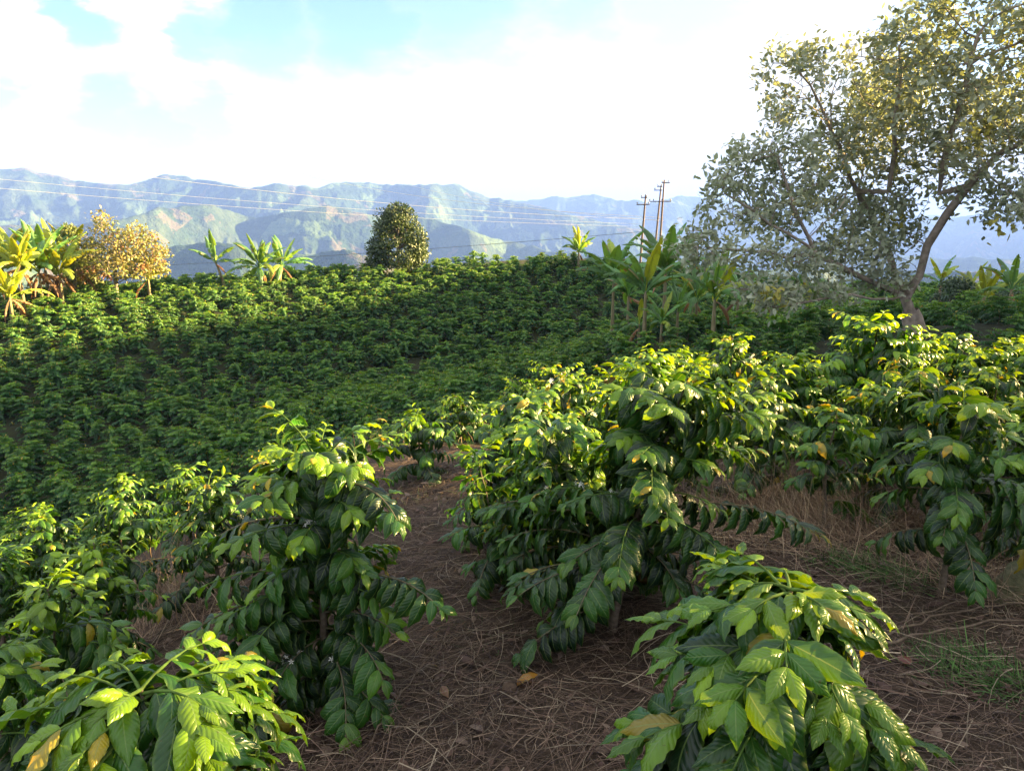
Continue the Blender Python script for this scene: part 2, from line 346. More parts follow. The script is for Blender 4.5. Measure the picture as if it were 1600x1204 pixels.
# ------------------------------------------------------------------ leaf templates
def leaf_t(nv, nu, droop, W_=.44, fold=.25, wave=.02, quilt=0.0, nw=5, sharp=.8, roll=0):
    t = np.linspace(0, 1, nv + 1); u = np.linspace(-1, 1, nu + 1)
    ang = -droop * t ** 1.1; dt = 1 / nv
    cx = np.concatenate([[0], np.cumsum(np.cos((ang[1:] + ang[:-1]) / 2)) * dt]); cz = np.concatenate([[0], np.cumsum(np.sin((ang[1:] + ang[:-1]) / 2)) * dt])
    w = W_ / 2 * np.sin(np.pi * np.clip(t, 0, 1) ** sharp) ** .85
    w = w * (1 - .25 * sst(.75, 1, t)); w[0] = .012; w[-1] = .004
    U, T = np.meshgrid(u, t); Wd = w[:, None] * np.ones_like(U)
    zz = fold * np.abs(U) * Wd * (1 - .8 * np.abs(U)) + wave * np.sin(T * nw * 2 * np.pi + (U > 0) * 1.3) * np.abs(U) ** 2 * sst(0, .2, T) * sst(1, .85, T)
    if quilt: zz = zz + quilt * np.sin((T - .21 * np.abs(U)) * 9.5 * 2 * np.pi) * np.minimum(1, np.abs(U) * 3) * (1 - .4 * np.abs(U)) * (Wd / (W_ / 2))
    zz = zz - roll * Wd * U ** 2
    X = cx[:, None] - np.sin(ang)[:, None] * zz; Z = cz[:, None] + np.cos(ang)[:, None] * zz; Y = U * Wd
    V = np.stack([X, Y, Z], -1).reshape(-1, 3); n = nu + 1
    i = np.arange(nv)[:, None]; j = np.arange(nu)[None]
    F = np.stack([i * n + j, (i + 1) * n + j, (i + 1) * n + j + 1, i * n + j + 1], -1).reshape(-1, 4)
    uv = np.stack([(U + 1) / 2, T], -1).reshape(-1, 2)
    return V, F, uv
def tset(nv, nu, q=0, droops=(45, 78, 104, 128), **kw):
    return [leaf_t(nv, nu, R_(d * (1 + .14 * v)), wave=kw.get('wave', .026) * (1 + .5 * v), quilt=q, W_=kw.get('W_', .43) * (1 - .14 * v), fold=kw.get('fold', .25) * (1 - .6 * v), roll=kw.get('roll', .28), nw=4.3 - 1.3 * v, sharp=.78 + .1 * v) for v in (0, 1) for d in droops]
LODS = [tset(16, 8, .0020, W_=.41, roll=.4, droops=(38, 68, 94, 118)), tset(10, 6, .0018), tset(6, 4), tset(3, 2, wave=0), tset(2, 2, wave=0, W_=.55)]
def put_leaves(mb, T, pos, D, Nn, Ls, tid, cols, mi=0, edge=None):
    """pos,D,Nn (n,3); D = direction, Nn = rough normal"""
    pos = np.array(pos); D = np.array(D); Nn = np.array(Nn); Ls = np.array(Ls); tid = np.array(tid); cols = np.array(cols)
    D = D / np.linalg.norm(D, axis=1)[:, None]
    Nn = Nn - D * (Nn * D).sum(1)[:, None]; Nn /= np.linalg.norm(Nn, axis=1)[:, None] + 1e-9
    Y = np.cross(Nn, D)
    for k in range(len(T)):
        s = tid == k
        if not s.any(): continue
        V0, F0, uv0 = T[k]; n = s.sum(); m = len(V0)
        Bm = np.stack([D[s], Y[s], Nn[s]], 1)
        V = np.einsum('vi,nij->nvj', V0, Bm) * Ls[s][:, None, None] + pos[s][:, None]
        F = (F0[None] + (np.arange(n) * m)[:, None, None]).reshape(-1, 4)
        mb.add(V.reshape(-1, 3), F, np.repeat(cols[s], m, 0), np.tile(uv0, (n, 1)), mi)
OLD, MID, YNG, BRZ = np.array((.008, .030, .012)), np.array((.038, .135, .018)), np.array((.20, .35, .008)), np.array((.46, .36, .025))
def star(mb, p, s, rng, mi=0):                # a five-petalled blossom
    a0 = rng.random() * 6; up = nrm(rng.normal(size=3) + (0, 0, 1)); x = nrm(np.cross(up, (1, .2, .1))); y = np.cross(up, x)
    for k in range(5):
        a = a0 + k * 1.2566; d = x * math.cos(a) + y * math.sin(a); q = -x * math.sin(a) + y * math.cos(a)
        V = [p, p + d * s * .5 + q * s * .17 + up * s * .15, p + d * s + up * s * .05, p + d * s * .5 - q * s * .17 + up * s * .15]
        mb.add(V, [[0, 1, 2, 3]], mi=mi)
def coffee(rng, Ht, R, lod, leafL=.15, low=.2, bare=.22, nst=1, lean=(0, 0), young=.5, bronze=.04, step=.045, nodes=.042, extra=(), flowers=0, shape=.55, up=0., dead=0, ptop=38, tight=.35, even=0., tone=None):
    T = LODS[lod]; wood = MB(); fol = MB(); flo = MB()
    pos, D, NN, Ls, tid, cols = [], [], [], [], [], []
    def branch(p0, az, Lb, pitch, bend, s, r0=.0045, bare_=None, yng=1.):
        ns = max(4, int(Lb / .045)); ds = Lb / ns; p = np.array(p0, float); path = [p.copy()]; b0 = bare if bare_ is None else bare_
        azz = az; wob = rng.normal() * .25
        for j in range(ns):
            f = (j + .5) / ns; pt = pitch - bend * f ** 1.3; azz += wob * ds * 3
            d = np.array([math.cos(azz) * math.cos(pt), math.sin(azz) * math.cos(pt), math.sin(pt)]); p = p + d * ds; path.append(p.copy())
        path = np.array(path)
        tube(wood, path, np.linspace(r0, .0016, ns + 1), 5 if lod < 2 else 3, (.55, 1.25, .30) if (s > .35 and lod < 3) else (.9, 1, .8))
        nn = max(2, int(Lb / nodes))
        for j in range(nn + 1):
            f = j / nn
            if f < b0 * (1 - s * .9) and rng.random() < .85: continue
            k = f * ns; i = min(int(k), ns - 1); pp = path[i] + (path[i + 1] - path[i]) * (k - i); tg = nrm(path[i + 1] - path[i])
            S = nrm(np.cross(tg, (0, 0, 1))); age = f
            tipn = nn - j
            for sg in (-1, 1):
                if rng.random() < .08: continue
                y = np.clip((age - .5) * 1.2, 0, 1) * .30 + s * .20 * young + .05
                sc = rng.uniform(.78, 1.12); td = rng.choice([1, 2, 3], p=[.15, .45, .4])
                fw = .45; upv = .1 + up
                if tipn <= 2: y += (.40 * young + .25 * rng.random()) * (.3 + 1.1 * s) * (1.25, 1.0, .6)[tipn]; sc *= (.5, .72, .88)[tipn]; td = rng.choice([0, 1, 2], p=[.25, .5, .25]); fw = (1.1, .8, .6)[tipn]; upv = (.5, .3, .15)[tipn] + up
                td = td + 4 * (rng.random() < .5)
                O = nrm(np.array([pp[0], pp[1], 0]) + tg * .02)
                dv = S * sg * (.7 if tipn else .4) + tg * fw + O * .35 + np.array([0, 0, upv - .12 - .42 * (1 - age)]) + rng.normal(size=3) * .16
                nv_ = np.array([0, 0, 1.]) + O * .8 + rng.normal(size=3) * .24
                if even: y = even * (.05 + .62 * s * young + (.14 if tipn <= 2 else 0)) + rng.normal() * .03  # light tops and shaded sides put into the leaf colour by height
                y = np.clip(y * yng + rng.normal() * .12 * (1 - even), 0, 1)
                c = OLD + (MID - OLD) * min(1, y * 2.2) if y < .45 else MID + (YNG - MID) * min(1, (y - .45) * 1.9)
                if tipn <= 1 and rng.random() < bronze * .55 * (1 if s > .35 else .25): c = BRZ * rng.uniform(.6, 1.1); sc *= .75
                elif rng.random() < .012: c = np.array((.32, .26, .03))
                c = c * rng.uniform(.8, 1.25)
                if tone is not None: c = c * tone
                pos.append(pp); D.append(dv); NN.append(nv_); Ls.append(leafL * sc); tid.append(td); cols.append(c)
            if flowers and rng.random() < flowers and f < .9:
                for q in range(rng.integers(3, 8)): star(flo, pp + rng.normal(size=3) * .012 + (0, 0, .01), rng.uniform(.010, .016) * (1 if lod < 2 else 1.5), rng)
            if dead and rng.random() < dead:
                pos.append(pp); D.append(rng.normal(size=3) * .3 + (0, 0, -1)); NN.append(S); Ls.append(leafL * .7); tid.append(3); cols.append(np.array((.12, .07, .03)))
        return path
    for q in range(nst):
        a = rng.random() * 6.28; off = np.array([math.cos(a), math.sin(a), 0]) * (.05 if nst > 1 else 0)
        hq = Ht * (1 if q == 0 else rng.uniform(.75, .95)); ln = np.array([lean[0], lean[1], 0]) + (off * 3 if nst > 1 else 0)
        tt = np.linspace(0, 1, 12); sp = off + np.outer(tt, (0, 0, hq)) + np.outer(tt ** 1.5, ln) + np.cumsum(rng.normal(size=(12, 3)) * .006, 0) * (tt[:, None] > 0)
        sp[0] = off + (0, 0, -.08)
        tube(wood, sp, np.linspace(.02, .004, 12) * (Ht / 1.2) * (1.25 if nst == 1 else 1), 7 if lod < 2 else 4, (1, 1, 1), lump=.15, rng=rng)
        z = low * hq; k = 0; a0 = rng.random() * 6.28
        while z < hq:
            s = (z - low * hq) / (hq - low * hq); f = z / hq * 11; i = min(int(f), 10); bp = sp[i] + (sp[i + 1] - sp[i]) * (f - i)
            for side in (0, math.pi):
                if rng.random() < .1: continue
                Lb = R * ((1 - s) ** shape * .92 + .16) * rng.uniform(.6, 1.12)
                branch(bp, a0 + k * 1.5708 + side + rng.normal() * .3, Lb, R_(8 + ptop * s) + rng.normal() * .15 + up, R_(62 - 22 * s), s)
            z += step * rng.uniform(.8, 1.25) * (1 - tight * s); k += 1
        # leading shoot
        branch(sp[-1] - (0, 0, .03), rng.random() * 6, .05, .9, .3, 1, yng=1.5)
    for (az, Lb, zb, pitch, bend) in extra: branch(np.array([lean[0] * zb / Ht * .8, lean[1] * zb / Ht * .8, zb]), R_(az), Lb, R_(pitch), R_(bend), .0, .007, .25)
    put_leaves(fol, T, pos, D, NN, Ls, tid, cols)
    return wood, fol, flo
def rot(v, rz): c, s = math.cos(rz), math.sin(rz); return np.array([v[0] * c - v[1] * s, v[0] * s + v[1] * c, v[2]])
# ------------------------------------------------------------------ near coffee plants
NEAR = []
def near(px, py, d, R, lod, label, seed, group='coffee plants close to the path', **kw):
    top = P(px, py, d); lean = kw.get('lean', (0, 0)); x, y = top[0] - lean[0], top[1] - lean[1]
    gz = H(x, y); Ht = max(.5, top[2] - gz - .05)
    rng = np.random.default_rng(seed)
    wood, fol, flo = coffee(rng, Ht, R, lod, **kw)
    o = empty('coffee_plant', (x, y, gz)); tag(o, label, 'coffee plant', group)
    wood.build('branches', M_WOOD, o); fol.build('foliage', M_LEAF, o)
    if flo.V: flo.build('blossom', M_FLOWER, o, smooth=False)
    NEAR.append((x, y, R)); return o
near(1225, 862, 1.42, .33, 0, 'large glossy coffee plant with broad bright leaves at the bottom right, nearest the viewer', 11, leafL=.175, low=.25, young=.42, bronze=.03, step=0.025, bare=0.09, extra=[(-20, .62, .46, 18, 50), (-38, .5, .38, 15, 50), (150, .34, .45, 15, 70), (-60, .3, .3, 10, 60), (215, .3, .35, 10, 60)], shape=0.28, tight=.6, ptop=13, nodes=.036)
near(212, 1028, 1.36, .38, 0, 'coffee plant with yellow sunlit tips in the bottom left corner', 12, leafL=.165, low=.3, young=.6, bronze=.12, step=0.026, bare=0.09, shape=0.28, tight=.6, ptop=12, nodes=.036)
near(492, 712, 2.75, .47, 1, 'tall coffee plant with sunlit orange tips, left of the bare path', 13, leafL=.155, low=.1, young=.75, bronze=.14, step=0.035, flowers=.03, extra=[(-12, .58, .55, 22, 45), (-20, .50, .95, 15, 40), (200, .5, .5, 10, 40), (180, .45, .8, 10, 50)], shape=0.22)
near(492, 662, 3.9, .36, 1, 'narrow yellow-tipped coffee plant right behind the tall one left of the path', 14, leafL=.13, young=1.1, bronze=.1)
near(1070, 592, 3.1, .55, 1, 'wide leaning coffee plant in the centre with a long low branch to the right', 15, leafL=.16, low=.15, lean=(.28, .0), young=.6, bronze=.12, step=0.041, flowers=.05, nst=1, bare=0.27, extra=[(-5, .75, .55, 22, 45), (0, .55, .8, 15, 45), (170, .5, .5, 20, 50), (185, .5, .3, 20, 40)], dead=.01, shape=0.25)
near(905, 648, 3.55, .40, 1, 'coffee plant touching the left side of the wide leaning centre plant', 16, leafL=.15, low=.15, young=.5, bronze=.06, step=0.048, flowers=.05, bare=0.27, nst=2, extra=[(185, .5, .45, 20, 50), (200, .4, .25, 15, 40)], shape=0.30)
near(800, 598, 4.5, .36, 1, 'coffee plant with dark hanging leaves and sunlit crown at the right edge of the path', 17, leafL=.16, young=.5, bronze=.05, step=0.051, bare=0.24, nst=2, shape=0.30)
near(790, 712, 3.7, .32, 1, 'low coffee plant with thin bare twigs right of the path', 18, leafL=.145, young=.5, bronze=.05, step=0.051, bare=0.27, nst=2, flowers=.02)
near(655, 645, 6.3, .52, 2, 'rounded green coffee plant at the far end of the path', 19, leafL=.15, young=.6, bare=0.12)
near(895, 580, 5.6, .5, 2, 'coffee plant with sunlit reddish shoots behind the centre plants', 20, leafL=.14, young=.9, bronze=.3, flowers=.05)
near(1015, 553, 5.2, .55, 2, 'bright sunlit coffee plant peeking over the wide leaning centre plant', 21, leafL=.14, young=1.1, bronze=.08, step=0.034)
near(955, 575, 6.6, .5, 2, 'small sunlit coffee plant on the slope edge behind the centre plants', 22, leafL=.14, young=.8)
near(1235, 545, 5.8, .5, 2, 'sunlit coffee plant between the centre group and the domed plant', 23, leafL=.14, young=1.0, bronze=.1, bare=0.18)
near(1150, 520, 7.0, .5, 2, 'coffee plant with pinkish shoots in front of the banana clump', 24, leafL=.14, young=.9, bronze=.2, flowers=.08, bare=0.24)
near(1372, 502, 5.9, .62, 2, 'domed coffee plant with sunlit top in front of the big tree trunk', 25, leafL=.15, young=1.0, bronze=.08, step=0.037, bare=0.15, shape=0.30)
near(1485, 522, 7.6, .6, 2, 'sunlit coffee plant right of the big tree trunk', 26, leafL=.15, young=1.0, bronze=.1)
near(1580, 528, 7.0, .7, 2, 'long sunlit coffee plant at the right edge behind the others', 27, leafL=.15, young=1.0, bronze=.05)
near(1440, 580, 4.5, .52, 1, 'dark coffee plant behind the pale-leaved plant on the right', 28, leafL=.16, young=.7, bronze=.1, bare=0.24, step=0.048, shape=0.30)
near(1305, 625, 4.2, .36, 1, 'thin straggly coffee plant among dry grass stems right of centre', 29, leafL=.15, young=.5, bronze=.12, bare=0.30, step=0.068)
near(1510, 628, 3.3, .40, 1, 'coffee plant with big drooping pale green leaves and a bare brown stem at right', 30, leafL=.165, low=.35, young=.75, bronze=.05, bare=0.12, step=0.048, shape=0.25)
near(1640, 610, 3.9, .48, 1, 'dense dark coffee plant cut by the right edge', 31, leafL=.155, young=.7, low=.25)
near(1560, 575, 5.6, .5, 2, 'coffee plant behind the pale-leaved plant at the right edge', 32, leafL=.15, young=.7)
near(155, 845, 3.7, .36, 1, 'bright green shaded coffee plant on the left with dense upright tips', 33, leafL=.13, young=1.1, bronze=.02, step=0.034, bare=0.12)
near(70, 905, 3.0, .40, 1, 'broad coffee plant with arching light leaves at the left edge', 34, leafL=.145, young=.9, bronze=.05, step=0.041, bare=0.15)
near(-25, 985, 2.3, .36, 1, 'coffee plant half cut off by the left edge', 35, leafL=.15, young=.8, bronze=.05)
near(325, 745, 4.4, .46, 1, 'coffee plant with dull reddish tips behind the tall left plant', 36, leafL=.135, young=.5, bronze=.15, bare=0.18)
near(185, 768, 4.9, .48, 1, 'coffee plant with dark hanging leaves second from the left in the row behind', 37, leafL=.135, young=.45, bronze=.12)
near(75, 800, 4.7, .46, 1, 'coffee plant with reddish tips near the left edge above the bright one', 38, leafL=.135, young=.6, bronze=.05)
near(-20, 850, 4.2, .42, 1, 'coffee plant mostly outside the left edge', 39, leafL=.135, young=.6)
near(290, 722, 6.8, .5, 2, 'green coffee plant on the slope edge left of the tall plant', 40, leafL=.13, young=.8)
near(420, 705, 6.0, .45, 2, 'coffee plant on the slope edge behind the tall left plant', 41, leafL=.13, young=.7)
near(190, 742, 7.6, .5, 2, 'coffee plant on the slope edge seen over the left row', 42, leafL=.13, young=.7)
near(50, 788, 7.8, .5, 2, 'pale green coffee plant low on the left slope edge', 43, leafL=.13, young=.8)
near(355, 935, 2.75, .2, 1, 'short sprouting coffee seedling at the foot of the tall left plant', 44, leafL=.14, young=.5, bare=0.12)
near(1100, 566, 7.4, 0.50, 2, 'sunlit coffee plant just left of the pink-shooted one in the second row', 50, leafL=.14, young=0.9, bronze=.1, shape=.3)
near(1185, 585, 4.9, 0.42, 2, 'coffee plant with shaded leaves right behind the wide leaning centre plant', 51, leafL=.14, young=0.7, bronze=.1, shape=.3)
near(1282, 565, 6.8, 0.50, 2, 'coffee plant left of the domed plant with yellow tips', 52, leafL=.14, young=0.9, bronze=.1, shape=.3)
near(1432, 540, 6.9, 0.50, 2, 'yellow-tipped coffee plant right of the domed plant', 53, leafL=.14, young=0.9, bronze=.1, shape=.3)
near(1535, 548, 6.3, 0.55, 2, 'coffee plant in the bank at right between two longer sunlit ones', 54, leafL=.14, young=0.8, bronze=.1, shape=.3)
near(1635, 545, 6.0, 0.50, 2, 'coffee plant at the right edge on top of the bank', 55, leafL=.14, young=0.8, bronze=.1, shape=.3)
near(1060, 552, 8.2, 0.50, 2, 'coffee plant at the back of the second row under the banana clump', 56, leafL=.14, young=0.9, bronze=.1, shape=.3)
near(865, 572, 8.2, 0.50, 2, 'small green coffee plant on the slope edge above the dark-leaved one', 57, leafL=.14, young=0.8, bronze=.1, shape=.3)
near(720, 622, 8.6, 0.50, 2, 'small coffee plant on the slope edge past the end of the path', 58, leafL=.14, young=0.7, bronze=.1, shape=.3)
near(1375, 600, 5.1, 0.45, 2, 'shaded coffee plant in front of the domed plant', 59, leafL=.14, young=0.6, bronze=.1, shape=.3)
near(860, 640, 4.6, 0.38, 2, 'coffee plant with reddish twigs above the low plant right of the path', 60, leafL=.14, young=0.7, bronze=.1, shape=.3, flowers=.04)
near(1340, 555, 7.9, 0.50, 2, 'coffee plant behind and left of the domed plant', 61, leafL=.14, young=0.9, bronze=.1, shape=.3)
near(1215, 555, 8.3, 0.50, 2, 'coffee plant at the back of the bank right of the banana clump', 62, leafL=.14, young=0.9, bronze=.1, shape=.3)
# ------------------------------------------------------------------ banana plants
GRN, YEL, DRY = np.array((.10, .22, .07)), np.array((.26, .34, .045)), np.array((.28, .17, .10))
def banana_leaf(mb, rng, p0, az, Ln, Wd, pitch, bend, col, tear=.5, dead=False):
    n = 22; t = np.linspace(0, 1, n + 1); pit = pitch - bend * t ** 1.4; ds = Ln / n
    p = np.array(p0, float); path = [p.copy()]; a = az
    for k in range(n):
        d = np.array([math.cos(a) * math.cos(pit[k]), math.sin(a) * math.cos(pit[k]), math.sin(pit[k])]); p = p + d * ds; path.append(p.copy()); a += rng.normal() * .02
    path = np.array(path); T = np.gradient(path, axis=0); T /= np.linalg.norm(T, axis=1)[:, None]
    tube(mb, path[::2], np.linspace(.035, .006, len(path[::2])), 5, col * 1.4)
    S0 = np.array([-math.sin(az), math.cos(az), 0]); Up = np.cross(T, S0)
    Up = Up * np.sign(Up[:, 2:3] + 1e-6) if pitch < 1.2 else Up
    w = Wd / 2 * np.sin(np.pi * np.clip((t - .14) / .86, 0, 1) ** .7) ** .6
    for sg in (-1, 1):
        k = 3
        base = rng.uniform(.05, .35)
        while k < n:
            m = min(n - k, int(rng.integers(1, 4)) if rng.random() < tear else int(rng.integers(4, 9)))
            fl = base + (rng.uniform(0, .9) * tear if not dead else rng.uniform(.6, 1.5)); sh = rng.uniform(0, .10) * tear
            for q in range(3):
                u0, u1 = q / 3, (q + 1) / 3
            idx = np.arange(k, k + m + 1); us = np.array([0, .35, .7, 1.])
            Vv = []
            for u in us:
                th = fl * (u ** 1.2) * 1.1 - .30 * (1 - u)
                off = (S0 * sg * np.cos(th) - Up[idx] * math.sin(th)) * (w[idx] * u)[:, None]
                cc = path[idx] + off + T[idx] * (w[idx] * u * .25)[:, None] + T[idx] * sh * u
                if m > 0 and u > .5:
                    mid = cc.mean(0); cc = mid + (cc - mid) * (1 - .12 * tear * u)
                Vv.append(cc)
            Vv = np.array(Vv).transpose(1, 0, 2).reshape(-1, 3); nn = 4
            Fv = [[i * nn + j, (i + 1) * nn + j, (i + 1) * nn + j + 1, i * nn + j + 1] for i in range(m) for j in range(3)]
            cv = np.tile(col * rng.uniform(.85, 1.15), (len(Vv), 1))
            if rng.random() < .10 and not dead: cv[3::4] = DRY
            mb.add(Vv, Fv, cv)
            k += m
def banana(loc, Ht, seed, label, nl=11, col=GRN, leafL=1.9, dead=3, tilt=(0, 0), group='banana plants', spread=1.0, sr=.12, yel=.2):
    rng = np.random.default_rng(seed); o = empty('banana_plant', loc); tag(o, label, 'banana plant', group)
    st = MB(); hs = Ht * .5; tt = np.linspace(0, 1, 9); path = np.outer(tt, (0, 0, hs)) + np.outer(tt ** 1.4, (tilt[0], tilt[1], 0)); path[0, 2] = -.3
    tube(st, path, np.linspace(sr * 1.15, sr * .55, 9), 9, (1, 1, 1), lump=.12, rng=rng); st.build('trunk', M_STEM, o)
    cr = MB(); a = rng.random() * 6.28
    for k in range(nl):
        f = k / max(1, nl - 1); a += 2.4 + rng.normal() * .25
        pt = R_(82 - 45 * (1 - f) * spread + rng.normal() * 6); bd = R_(rng.uniform(45, 95) * (1.3 - .75 * f))
        c = col * rng.uniform(.75, 1.3)
        if rng.random() < yel: c = YEL * rng.uniform(.7, 1.1)
        banana_leaf(cr, rng, path[-1] - (0, 0, .15 * (1 - f)), a, leafL * rng.uniform(.8, 1.1), leafL * .23, pt, bd, c, rng.uniform(.45, 1.0))
    cr.build('crown', M_BAN, o)
    if dead:
        dd = MB()
        for k in range(dead):
            banana_leaf(dd, rng, path[-1] - (0, 0, .2), rng.random() * 6.28, leafL * rng.uniform(.5, .75), .28, R_(rng.uniform(-40, 0)), R_(rng.uniform(50, 80)), DRY * rng.uniform(.6, 1.2), .9, True)
        dd.build('dead_leaves', M_BAN, o)
    return o
EXCL = []
def ban(px, d, pytop, seed, label, base=None, **kw):
    p = P(px, pytop, d); gz = H(p[0], p[1]); Ht = max(1.5, p[2] - gz)
    if d < 66: EXCL.append((p[0], p[1], .7))
    kw.setdefault('leafL', min(3.4, Ht * .74)); return banana((p[0], p[1], gz), Ht, seed, label, **kw)
LG = 'sunlit banana plants at the left edge'
ban(18, 47.5, 335, 101, 'tall sunlit yellow-green banana plant at the left edge', col=YEL * .8, dead=6, group=LG, leafL=2.6, nl=15)
ban(-8, 51, 338, 108, 'yellow-green banana plant behind the tall one at the left edge', col=YEL * .7, dead=2, group=LG, nl=14)
ban(62, 52.5, 352, 109, 'green banana plant at the back of the left clump', col=GRN, dead=2, group=LG, nl=14)
ban(-25, 48, 350, 102, 'banana plant cut off by the left edge', col=YEL * .8, dead=5, group=LG)
ban(52, 49, 358, 103, 'banana plant with brown hanging skirt of dead leaves, second from the left', col=GRN * 1.1, dead=9, group=LG)
ban(85, 49.5, 368, 104, 'banana plant with upright pale leaf, right side of the left clump', col=YEL * .8, dead=8, group=LG)
ban(8, 45.5, 415, 105, 'low orange-yellow banana sucker at the left edge', col=YEL, dead=4, group=LG, yel=.7)
ban(108, 52, 362, 106, 'banana plant between the left clump and the orange-brown tree', col=YEL * .7, dead=3, group=LG)
ban(228, 53, 402, 107, 'small bright banana plant under the orange-brown tree', col=YEL, dead=1, group=LG)
CG = 'banana plants on the ridge left of the lone tree'
ban(345, 58, 362, 111, 'slim banana plant leaning left, first of the three on the ridge', dead=1, nl=6, tilt=(-.6, 0), group=CG, leafL=2.5)
ban(402, 57, 374, 112, 'wide banana plant with bright centre leaf, middle of the three on the ridge', dead=2, nl=17, group=CG, leafL=2.7, spread=1.7)
ban(432, 59, 376, 113, 'banana plant with drooping right leaves, last of the three on the ridge', dead=3, nl=13, group=CG, leafL=2.6, spread=1.7, tilt=(.3, 0))
RG = 'banana clump left of the big tree'
ban(905, 64, 360, 121, 'small distant banana plant on the ridge at the clump edge', dead=1, group=RG, leafL=2.2, nl=12, yel=.15)
ban(985, 35, 372, 141, 'banana plant with arching leaves between the two tall left ones of the clump', dead=1, group=RG, nl=11, leafL=2.0, yel=.1, sr=.09)
ban(1092, 31, 408, 142, 'low bushy banana plant in the gap before the yellow-leaved one', dead=0, group=RG, nl=12, leafL=1.7, yel=.1, sr=.08, spread=1.2)
ban(1158, 33, 398, 143, 'banana plant half hidden by the lowest left limb of the big tree', dead=1, group=RG, nl=11, leafL=1.9, yel=.2, sr=.09)
ban(1036, 29, 452, 144, 'knee-high banana sucker at the foot of the clump', dead=0, group=RG, nl=9, leafL=1.3, yel=.1, sr=.06, spread=1.3)
ban(962, 38, 318, 122, 'tall banana plant with long raised leaf, left of the clump', dead=1, group=RG, nl=12, leafL=2.8, sr=.1, yel=.12, spread=.75)
ban(1012, 30.5, 368, 123, 'front banana plant with pale stem, middle of the clump', dead=1, group=RG, nl=10, leafL=2.3, sr=.09, spread=.7, yel=.05)
ban(1045, 34, 312, 124, 'tallest banana plant of the clump, standing in front of the utility poles', dead=1, group=RG, nl=12, leafL=2.7, sr=.1, spread=.7, yel=.05)
ban(1062, 29.5, 425, 125, 'short banana sucker with one broad upright leaf in the clump', dead=0, group=RG, nl=5, leafL=1.3, sr=.07, spread=.5)
ban(1122, 27.5, 375, 126, 'banana plant with yellow leaves at the right of the clump', dead=1, group=RG, nl=10, leafL=2.1, sr=.09, yel=.25, spread=.7)
ban(1000, 31, 475, 127, 'low banana shoot with one leaf lying to the left', dead=1, group=RG, nl=5, leafL=1.3, sr=.07, spread=1.6)
ban(1085, 36, 395, 128, 'banana plant at the back of the clump', dead=2, group=RG, nl=8, leafL=1.9)
TG = 'banana plants behind the big tree'
for k, (px, d, py, sd_, lb) in enumerate([(1200, 33, 420, 131, 'bright banana plant seen through the lower left limbs of the big tree'), (1275, 31, 425, 132, 'banana plant with brown hanging leaves under the big tree'),
        (1330, 32, 425, 133, 'banana plant with reddish dead leaves behind the big tree limbs'), (1478, 42, 378, 134, 'dark banana plant right of the big tree trunk'),
        (1590, 30, 388, 135, 'banana plant with broad leaves at the right edge'), (1545, 34, 410, 136, 'yellow-green banana plant left of the one at the right edge'),
        (1520, 46, 415, 137, 'low bright banana plant on the skyline right of the trunk')]):
    ban(px, d, py, sd_, lb, dead=9 if k in (1, 2) else 1, group=TG, nl=7, leafL=1.7, col=YEL * .75 if k in (0, 5, 6) else GRN)
# ------------------------------------------------------------------ trees
def colonise(seeds, attr, step=.4, infl=2.2, kill=.7, iters=70):
    P_ = [np.array(s[0]) for s in seeds]; par = [s[1] for s in seeds]; att = np.array(attr)
    for _ in range(iters):
        if len(att) == 0: break
        A = np.array(P_); d2 = ((att[:, None] - A[None]) ** 2).sum(-1); nn = d2.argmin(1); dm = np.sqrt(d2[np.arange(len(att)), nn])
        s = dm < infl
        if not s.any(): infl *= 1.5; continue
        grew = False
        for k in np.unique(nn[s]):
            v = att[s & (nn == k)] - A[k]; v = (v / (np.linalg.norm(v, axis=1)[:, None] + 1e-9)).mean(0)
            q = A[k] + nrm(v + np.array([0, 0, .05])) * step
            if min(np.linalg.norm(A - q, axis=1)) < step * .3: continue
            P_.append(q); par.append(int(k)); grew = True
        A = np.array(P_); d2 = ((att[:, None] - A[None]) ** 2).sum(-1).min(1); att = att[d2 > kill ** 2]
        if not grew: att = att[1:]
    return np.array(P_), np.array(par)
def skeleton_mesh(mb, Pn, par, rtip=.012, expo=2.3, rmin=0, col=(1, 1, 1), rmax=.3, rng=None):
    n = len(Pn); ch = [[] for _ in range(n)]
    for i in range(n):
        if par[i] >= 0: ch[par[i]].append(i)
    w = np.zeros(n)
    order = sorted(range(n), key=lambda i: -i)
    # children may come before parents among the seeds only: walk by depth
    depth = np.zeros(n, int)
    for i in range(n):
        j, c = i, 0
        while par[j] >= 0: j = par[j]; c += 1
        depth[i] = c
    for i in np.argsort(-depth): w[i] = (sum(w[c] for c in ch[i]) if ch[i] else rtip ** expo)
    r = np.minimum(w ** (1 / expo), rmax)
    starts = [i for i in range(n) if par[i] < 0]
    stack = [(-1, s) for s in starts]
    while stack:
        p, c = stack.pop(); path = [] if p < 0 else [Pn[p]]; rr = [] if p < 0 else [min(r[p], r[c] * 1.15)]
        j = c
        while True:
            path.append(Pn[j]); rr.append(r[j])
            if not ch[j]: break
            m = max(ch[j], key=lambda q: w[q])
            for q in ch[j]:
                if q != m: stack.append((j, q))
            j = m
        if len(path) > 1: tube(mb, path, rr, 8 if max(rr) > .08 else (5 if max(rr) > .03 else 3), col, lump=.10, rng=rng)
    return r, ch
def ell_pts(rng, c, r, n, shell=.0):
    v = rng.normal(size=(n, 3)); v /= np.linalg.norm(v, axis=1)[:, None]
    return np.array(c) + v * (rng.random((n, 1)) ** (1 / 3) * (1 - shell) + shell) * np.array(r)
def lobe(px, py, rx, ry, d, dr=None):
    c = P(px, py, d); s = d / FPX; return c, (rx * s, dr or max(rx, ry) * s * 1.2, ry * s)
BT = 20.0
rng = np.random.default_rng(7)
